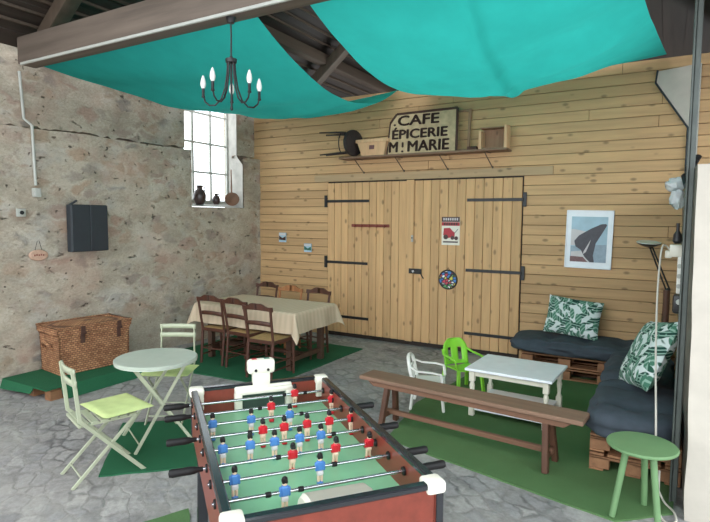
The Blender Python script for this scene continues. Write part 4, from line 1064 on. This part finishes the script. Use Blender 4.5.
def pillow(label, M4, wd, ht, th):
    b = B(); n = 22
    def side(s):
        def fn(u, v):
            a, c = u*2-1, v*2-1
            e = max(0, (1-a**4)*(1-c**4)); pin = 1-0.06*(1-abs(a))*abs(c)**2*1.0
            x = a*wd/2*(1-0.07*(1-c*c)*0+0.0)*(1-0.05*(1-abs(c)**2)*abs(a)**3); y = c*ht/2*(1-0.05*(1-abs(a)**2)*abs(c)**3)
            return (x, y, s*th/2*e**0.6+0.006*noise.noise((a*3, c*3, s)))
        return fn
    b.grid(n, n, side(1)); b.grid(n, n, side(-1))
    o = obj('throw_pillow', b, M['leaf'], weld=True, ang=180); o.matrix_world = M4
    return tag(o, label, 'pillow', 'leaf print pillows')
pillow('white and green leaf print pillow leaning on the plank wall', Matrix.Translation((-0.96, 7.10, 0.695)) @ rz(R(2)) @ rx(R(70)) @ rz(R(-6)), 0.64, 0.48, 0.15)
pillow('leaf print pillow leaning on the right wall, on side futon', Matrix.Translation((-0.085, 5.08, 0.79)) @ rz(R(-76)) @ rx(R(64)) @ rz(R(12)), 0.74, 0.62, 0.18)

# ------------------------------------------------------------------ green stool
gs = thing('side_stool', 'round green three-legged wooden stool near the whitewashed wall end', 'stool', (-0.075, 3.80, 0.013), R(-8))
b = B(); b.lathe([(0.10, 0.435), (0.185, 0.448), (0.205, 0.458), (0.207, 0.466), (0.20, 0.475), (0.001, 0.478)], n=44); obj('seat', b, M['stool_green'], gs)
for a in (R(220), R(318), R(90)):
    b = B(); b.tube([(0.10*math.cos(a), 0.10*math.sin(a), 0.44), (0.175*math.cos(a), 0.175*math.sin(a), 0.0)], [0.021, 0.019], 14); obj('leg', b, M['stool_green'], gs)

# ------------------------------------------------------------------ lamp and electrics in the right corner
fl = thing('reading_lamp', 'black uplighter lamp with shallow white bowl in the sofa corner', 'lamp', (0.03, 6.98, 0.5))
b = B(); b.lathe([(0.09, 0), (0.09, 0.02), (0.03, 0.03)], n=24); obj('base', b, M['black_metal'], fl)
b = B(); b.tube([(0, 0, 0.02), (0, 0, 0.62)], 0.035, 14); obj('column', b, M['lamp_brown'], fl)
b = B(); b.tube([(0.0, 0.0, 0.60), (-0.19, 0.01, 1.10)], 0.009, 8); b.tube([(0.03, 0.0, 0.62), (-0.165, 0.01, 1.10)], 0.009, 8); b.ball((0.012, 0, 0.62), 0.025, 10, 8); b.ball((-0.18, 0.01, 1.10), 0.022, 10, 8); obj('arm', b, M['black_metal'], fl)
T = Matrix.Translation((-0.20, 0.0, 1.15)) @ rx(R(7)) @ ry(R(3))
b = B(); b.lathe([(0.02, -0.055), (0.07, -0.04), (0.12, -0.015), (0.128, 0.0)], n=30, M4=T); hd = obj('lamp_shade', b, M['black_metal'], fl)
b = B(); b.lathe([(0.127, 0.0), (0.124, 0.006), (0.08, 0.003), (0.001, 0.002)], n=30, M4=T); obj('shade_lining', b, M['white_plastic'], hd)
b = B(); b.box((0.10, 5.0, 1.47), (0.03, 0.05, 0.30), 0.006)
for i in range(3): b.lathe([(0.018, 0), (0.018, 0.004)], n=12, M4=Matrix.Translation((0.10, 4.975, 1.38+i*0.08)) @ rx(R(90)), mat=1)
ps_ = tag(obj('power_strip', b, [M['white_plastic'], M['grey_plastic']]), 'white multi-socket strip hanging beside the post', 'power strip')
b = B(); b.box((0.07, 5.0, 1.66), (0.09, 0.06, 0.10), 0.012); b.box((0.02, 5.0, 1.63), (0.05, 0.05, 0.06), 0.01)
tag(obj('plug_adapter', b, M['ivory']), 'cream plug adapter above the white socket strip', 'plug')
b = B(); b.lathe([(0.02, 0), (0.035, 0.02), (0.03, 0.07), (0.012, 0.10), (0.012, 0.16)], (0.075, 4.9, 1.72), 14)
tag(obj('cable_connector', b, M['black_metal']), 'small black cable connector above the cream plug', 'connector')
b = B(); b.box((0.115, 4.6, 1.29), (0.11, 0.10, 0.14), 0.02); b.lathe([(0.02, 0), (0.02, 0.01)], n=12, M4=Matrix.Translation((0.10, 4.548, 1.31)) @ rx(R(90)), mat=1)
tag(obj('outlet_box', b, [M['black_metal'], M['grey_plastic']]), 'black boxed outlet beside the post above the leaf pillow', 'outlet box')
def crumple(b, c, sc, seed):
    c = Vector(c); n, m = 22, 14
    def fn(u, v):
        q = 2*PI*u; t = PI*v; d = Vector((math.sin(t)*math.cos(q), math.sin(t)*math.sin(q), -math.cos(t)))
        k = 1+0.35*noise.noise(d*2.4+Vector((seed, 0, 0)))+0.15*noise.noise(d*6+Vector((seed, 1, 0)))
        return c+Vector((d.x*sc[0], d.y*sc[1], d.z*sc[2]))*k
    b.grid(n, m, fn)
b = B(); crumple(b, (0.045, 5.2, 2.19), (0.068, 0.055, 0.06), 1); crumple(b, (0.06, 5.2, 2.08), (0.052, 0.045, 0.09), 5)
tag(obj('plastic_bag', b, M['bag'], weld=True, ang=50), 'crumpled clear plastic bag hanging high beside the post', 'bag')
b = B(); b.tube([(0.19, 5.0, 2.40), (0.13, 5.1, 2.28), (0.10, 5.15, 2.26), (0.12, 5.1, 2.18), (0.15, 5.0, 2.2)], 0.022, 8); b.tube([(0.18, 5.0, 2.38), (0.12, 5.12, 2.33), (0.13, 5.1, 2.24)], 0.018, 8)
tag(obj('cable_coil', b, M['black_metal']), 'bundle of black cable above the plastic bag', 'cable')
b = B()
cp = [(0.04, 5.0, 1.64), (0.0, 4.97, 1.70), (-0.03, 4.9, 1.66), (-0.04, 4.7, 1.35), (-0.03, 4.45, 0.95), (-0.01, 4.17, 0.62), (0.0, 4.12, 0.40), (0.01, 4.10, 0.15), (0.06, 4.06, 0.03), (0.12, 3.95, 0.02), (0.13, 3.82, 0.02), (0.08, 3.78, 0.02), (0.04, 3.86, 0.03), (0.03, 3.98, 0.10), (0.03, 4.08, 0.22)]
def smooth(pts, k=6):
    P = [Vector(p) for p in pts]; out = []
    for i in range(len(P)-1):
        p0, p1, p2, p3 = P[max(i-1, 0)], P[i], P[i+1], P[min(i+2, len(P)-1)]
        for j in range(k):
            t = j/k; out.append(0.5*((2*p1)+(p2-p0)*t+(2*p0-5*p1+4*p2-p3)*t*t+(3*p1-p0-3*p2+p3)*t**3))
    return out+[P[-1]]
b.tube(smooth(cp), 0.007, 8)
tag(obj('power_cable', b, M['cable_white']), 'white cable hanging down behind the green stool and looping on the floor', 'cable')

# ------------------------------------------------------------------ football table
# local axes: x along the table away from the camera, y across (0 = side nearest the bench)
FT = thing('football_table', 'large mahogany table football game with red and blue players in the foreground', 'football table', (-0.72, 1.92, 0.0), math.atan2(0.63307, -0.77409))
LX0, LX1, WY, ZT, ZF, ZR = -0.04, 1.48, 0.826, 0.90, 0.745, 0.832
b = B()
for y in (0.022, WY-0.022): b.box(((LX0+LX1)/2, y, 0.755), (LX1-LX0-0.02, 0.032, 0.265), 0.003)
obj('side_panel', b, M['red_wood'], FT)
b = B(); b.box((LX0+0.022, WY/2, 0.755), (0.032, WY-0.08, 0.265), 0.003); obj('end_panel', b, M['red_wood'], FT)
b = B(); b.box((LX1-0.022, WY/2, 0.755), (0.032, WY-0.08, 0.265), 0.003); obj('end_panel', b, M['red_wood'], FT)
b = B(); b.box(((LX0+LX1)/2, WY/2, 0.635), (LX1-LX0-0.08, WY-0.08, 0.02)); obj('underside_panel', b, M['rail_black'], FT)
b = B()
for y in (0.020, WY-0.020): b.box(((LX0+LX1)/2, y, ZT-0.010), (LX1-LX0-0.10, 0.038, 0.026), 0.006)
for x in (LX0+0.02, LX1-0.02): b.box((x, WY/2, ZT-0.010), (0.040, WY-0.10, 0.026), 0.006)
obj('top_rail', b, M['rail_black'], FT)
for x, sx in ((LX0+0.012, 1), (LX1-0.012, -1)):
    for y, sy in ((0.012, 1), (WY-0.012, -1)):
        b = B(); b.box((x+sx*0.022, y+sy*0.022, ZT-0.016), (0.082, 0.082, 0.05), 0.014)
        if sx < 0: b.box((x-0.045, y+sy*0.035, ZT-0.06), (0.02, 0.05, 0.12), 0.004)
        obj('corner_cap', b, M['ivory'], FT)
        b = B(); b.box((x+sx*0.004, y+sy*0.004, 0.75), (0.03, 0.03, 0.26), 0.004); obj('corner_trim', b, M['rail_black'], FT)
        b = B(); b.bar((x+sx*0.06, y+sy*0.05, 0.64), (x+sx*0.04, y+sy*0.04, 0.0), 0.06, 0.06, 0.006); obj('leg', b, M['rail_black'], FT)
b = B(); b.box(((LX0+LX1)/2, WY/2, ZF-0.008), (LX1-LX0-0.07, WY-0.07, 0.016))
fld = obj('playfield', b, M['field'], FT)
# far goal: white arch, dark mouth, score counter standing on top
b = B(); g0, g1 = 0.225, 0.575; xg = LX1-0.055
b.box((xg, g0+0.02, ZF+0.055), (0.05, 0.045, 0.11), 0.008); b.box((xg, g1-0.02, ZF+0.055), (0.05, 0.045, 0.11), 0.008)
b.box((xg, (g0+g1)/2, ZF+0.115), (0.05, g1-g0, 0.035), 0.012); b.box((xg+0.03, (g0+g1)/2, ZF+0.12), (0.05, g1-g0, 0.05), 0.01)
goal = obj('goal', b, M['ivory'], FT)
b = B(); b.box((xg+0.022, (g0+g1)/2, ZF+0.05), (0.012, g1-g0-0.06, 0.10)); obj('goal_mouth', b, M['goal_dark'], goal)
b = B(); gy = 0.413
b.box((LX1-0.03, gy, 0.925), (0.055, 0.105, 0.10), 0.01); b.box((LX1-0.03, gy, 1.003), (0.07, 0.165, 0.088), 0.02)
cnt = obj('score_counter', b, M['ivory'], FT)
b = B()
for s in (-1, 1): b.lathe([(0.009, 0), (0.008, 0.006)], n=12, M4=Matrix.Translation((LX1-0.068, gy+s*0.037, 0.985)) @ ry(R(-90)))
b.box((LX1-0.03, gy+0.04, 1.046), (0.03, 0.03, 0.006), 0.002, mat=1); b.box((LX1-0.03, gy-0.035, 1.046), (0.03, 0.035, 0.006), 0.002, mat=2)
obj('counter_button', b, [M['hair_black'], M['red_shirt'], M['green_print']], cnt)
# near goal: rounded white hood
b = B(); hood = []
n = 12
for i in range(n+1):
    a = PI/2*i/n; hood.append((LX0+0.04+0.20*math.sin(a)**0.7, ZF+0.130*math.cos(a)**0.55 if i < n else ZF))
prof = [(x, 0.262, z) for x, z in hood]+[(LX0+0.04, 0.262, ZF)]
b.prism(prof, (0, 0.240, 0))
for e, y_ in ((-1, 0.262), (1, 0.502)):
    pr2 = [((x-LX0-0.04)*0.93+LX0+0.04, y_+e*0.016, ZF+(z-ZF)*0.90) for x, z in hood]+[(LX0+0.04, y_+e*0.016, ZF)]
    k_ = [(x, y_, z) for x, z in hood]+[(LX0+0.04, y_, ZF)]; n_ = len(k_)
    b.add(k_+pr2, [[i, (i+1) % n_, (i+1) % n_+n_, i+n_] for i in range(n_)]+[[i+n_ for i in range(n_)]]); goal2 = obj('goal', b, M['ivory'], FT, ang=40)

def player(shirt, rod, x, y, tilt=0.0):
    """figure on its rod: head, body, shorts, legs and foot block in one mesh"""
    b = B()
    T = Matrix.Translation((x, y, ZR)) @ Matrix.Rotation(tilt, 4, 'Y') @ Matrix.Diagonal((1.15, 1.12, 1.25, 1))
    def bx(c, d, bv, m): b.box(c, d, bv, None, m, T)
    bx((0, 0, 0.004), (0.020, 0.030, 0.036), 0.006, 0)                         # torso
    bx((0, 0.0155, 0.002), (0.016, 0.009, 0.030), 0.003, 0); bx((0, -0.0155, 0.002), (0.016, 0.009, 0.030), 0.003, 0)   # arms
    bx((0, 0, -0.022), (0.017, 0.026, 0.018), 0.004, 1)                        # shorts
    bx((0, 0.0065, -0.042), (0.012, 0.010, 0.026), 0.003, 2); bx((0, -0.0065, -0.042), (0.012, 0.010, 0.026), 0.003, 2)  # thighs
    bx((0, 0, -0.059), (0.018, 0.024, 0.018), 0.004, 3)                        # socks and foot block
    b.lathe([(0.004, 0.020), (0.009, 0.024), (0.010, 0.032), (0.010, 0.034)], n=10, M4=T, mat=2)
    b.lathe([(0.0105, 0.032), (0.0115, 0.038), (0.0095, 0.046), (0.004, 0.050)], n=10, M4=T, mat=4)
    b.box((0, 0, 0.030), (0.023, 0.020, 0.012), 0.003, None, 4, T @ Matrix.Translation((0.002 if shirt == 'blue_shirt' else -0.002, 0, 0.004)))
    obj('player', b, [M[shirt], M['skin'] if shirt == 'red_shirt' else M['pale_print'], M['skin'], M[shirt], M['hair_black']], rod)
rods = [  # x, players' y, team, tilt
    (1.370, [0.223], 'r', 0), (1.190, [0.406, 0.046], 'r', 5), (1.030, [0.746, 0.547, 0.338], 'b', 0), (0.866, [0.517, 0.408, 0.287, 0.166, 0.043], 'r', 4),
    (0.705, [0.735, 0.609, 0.493, 0.370, 0.262], 'b', 0), (0.538, [0.447, 0.242, 0.075], 'r', -8), (0.388, [0.727, 0.364], 'b', 0), (0.228, [0.557], 'b', 0)]
for x, ys_, team, tl in rods:
    b = B(); red = team == 'r'
    b.tube([(x, -0.06 if not red else -0.008, ZR), (x, WY+0.06 if red else WY+0.008, ZR)], 0.0075, 12)
    rod = obj('rod', b, M['silver'], FT)
    b = B()
    e = 1 if red else -1; y0_ = WY+0.002 if red else -0.006
    ex = y0_+e*0.0
    T = Matrix.Translation((x, y0_+e*0.01, ZR)) @ rx(R(-90*e))
    b.lathe([(0.010, 0.0), (0.012, 0.025), (0.016, 0.035), (0.018, 0.055), (0.017, 0.09), (0.0185, 0.125), (0.015, 0.138), (0.002, 0.14)], n=14, M4=T); obj('handle', b, M['grip_black'], rod)
    for ya_, yb_ in ((0.042, 0.003), (WY-0.042, WY-0.003)):
        b = B(); T = Matrix.Translation((x, 0, ZR)) @ rx(R(90)); lo_, hi_ = sorted((-ya_, -yb_))
        b.lathe([(0.018, lo_-0.005), (0.019, lo_+0.003), (0.0125, lo_+0.006), (0.0125, hi_-0.006), (0.020, hi_-0.005), (0.020, hi_+0.006)], n=14, M4=T); obj('bearing', b, M['grip_black'], rod)
    for y in (min(ys_)-0.065, max(ys_)+0.065):
        if 0.06 < y < WY-0.06:
            b = B(); b.lathe([(0.010, -0.011), (0.011, 0.0), (0.010, 0.011)], n=12, M4=Matrix.Translation((x, y, ZR)) @ rx(R(90))); obj('bumper', b, M['grip_black'], rod)
    for y in ys_: player('red_shirt' if red else 'blue_shirt', rod, x, y, R(tl))
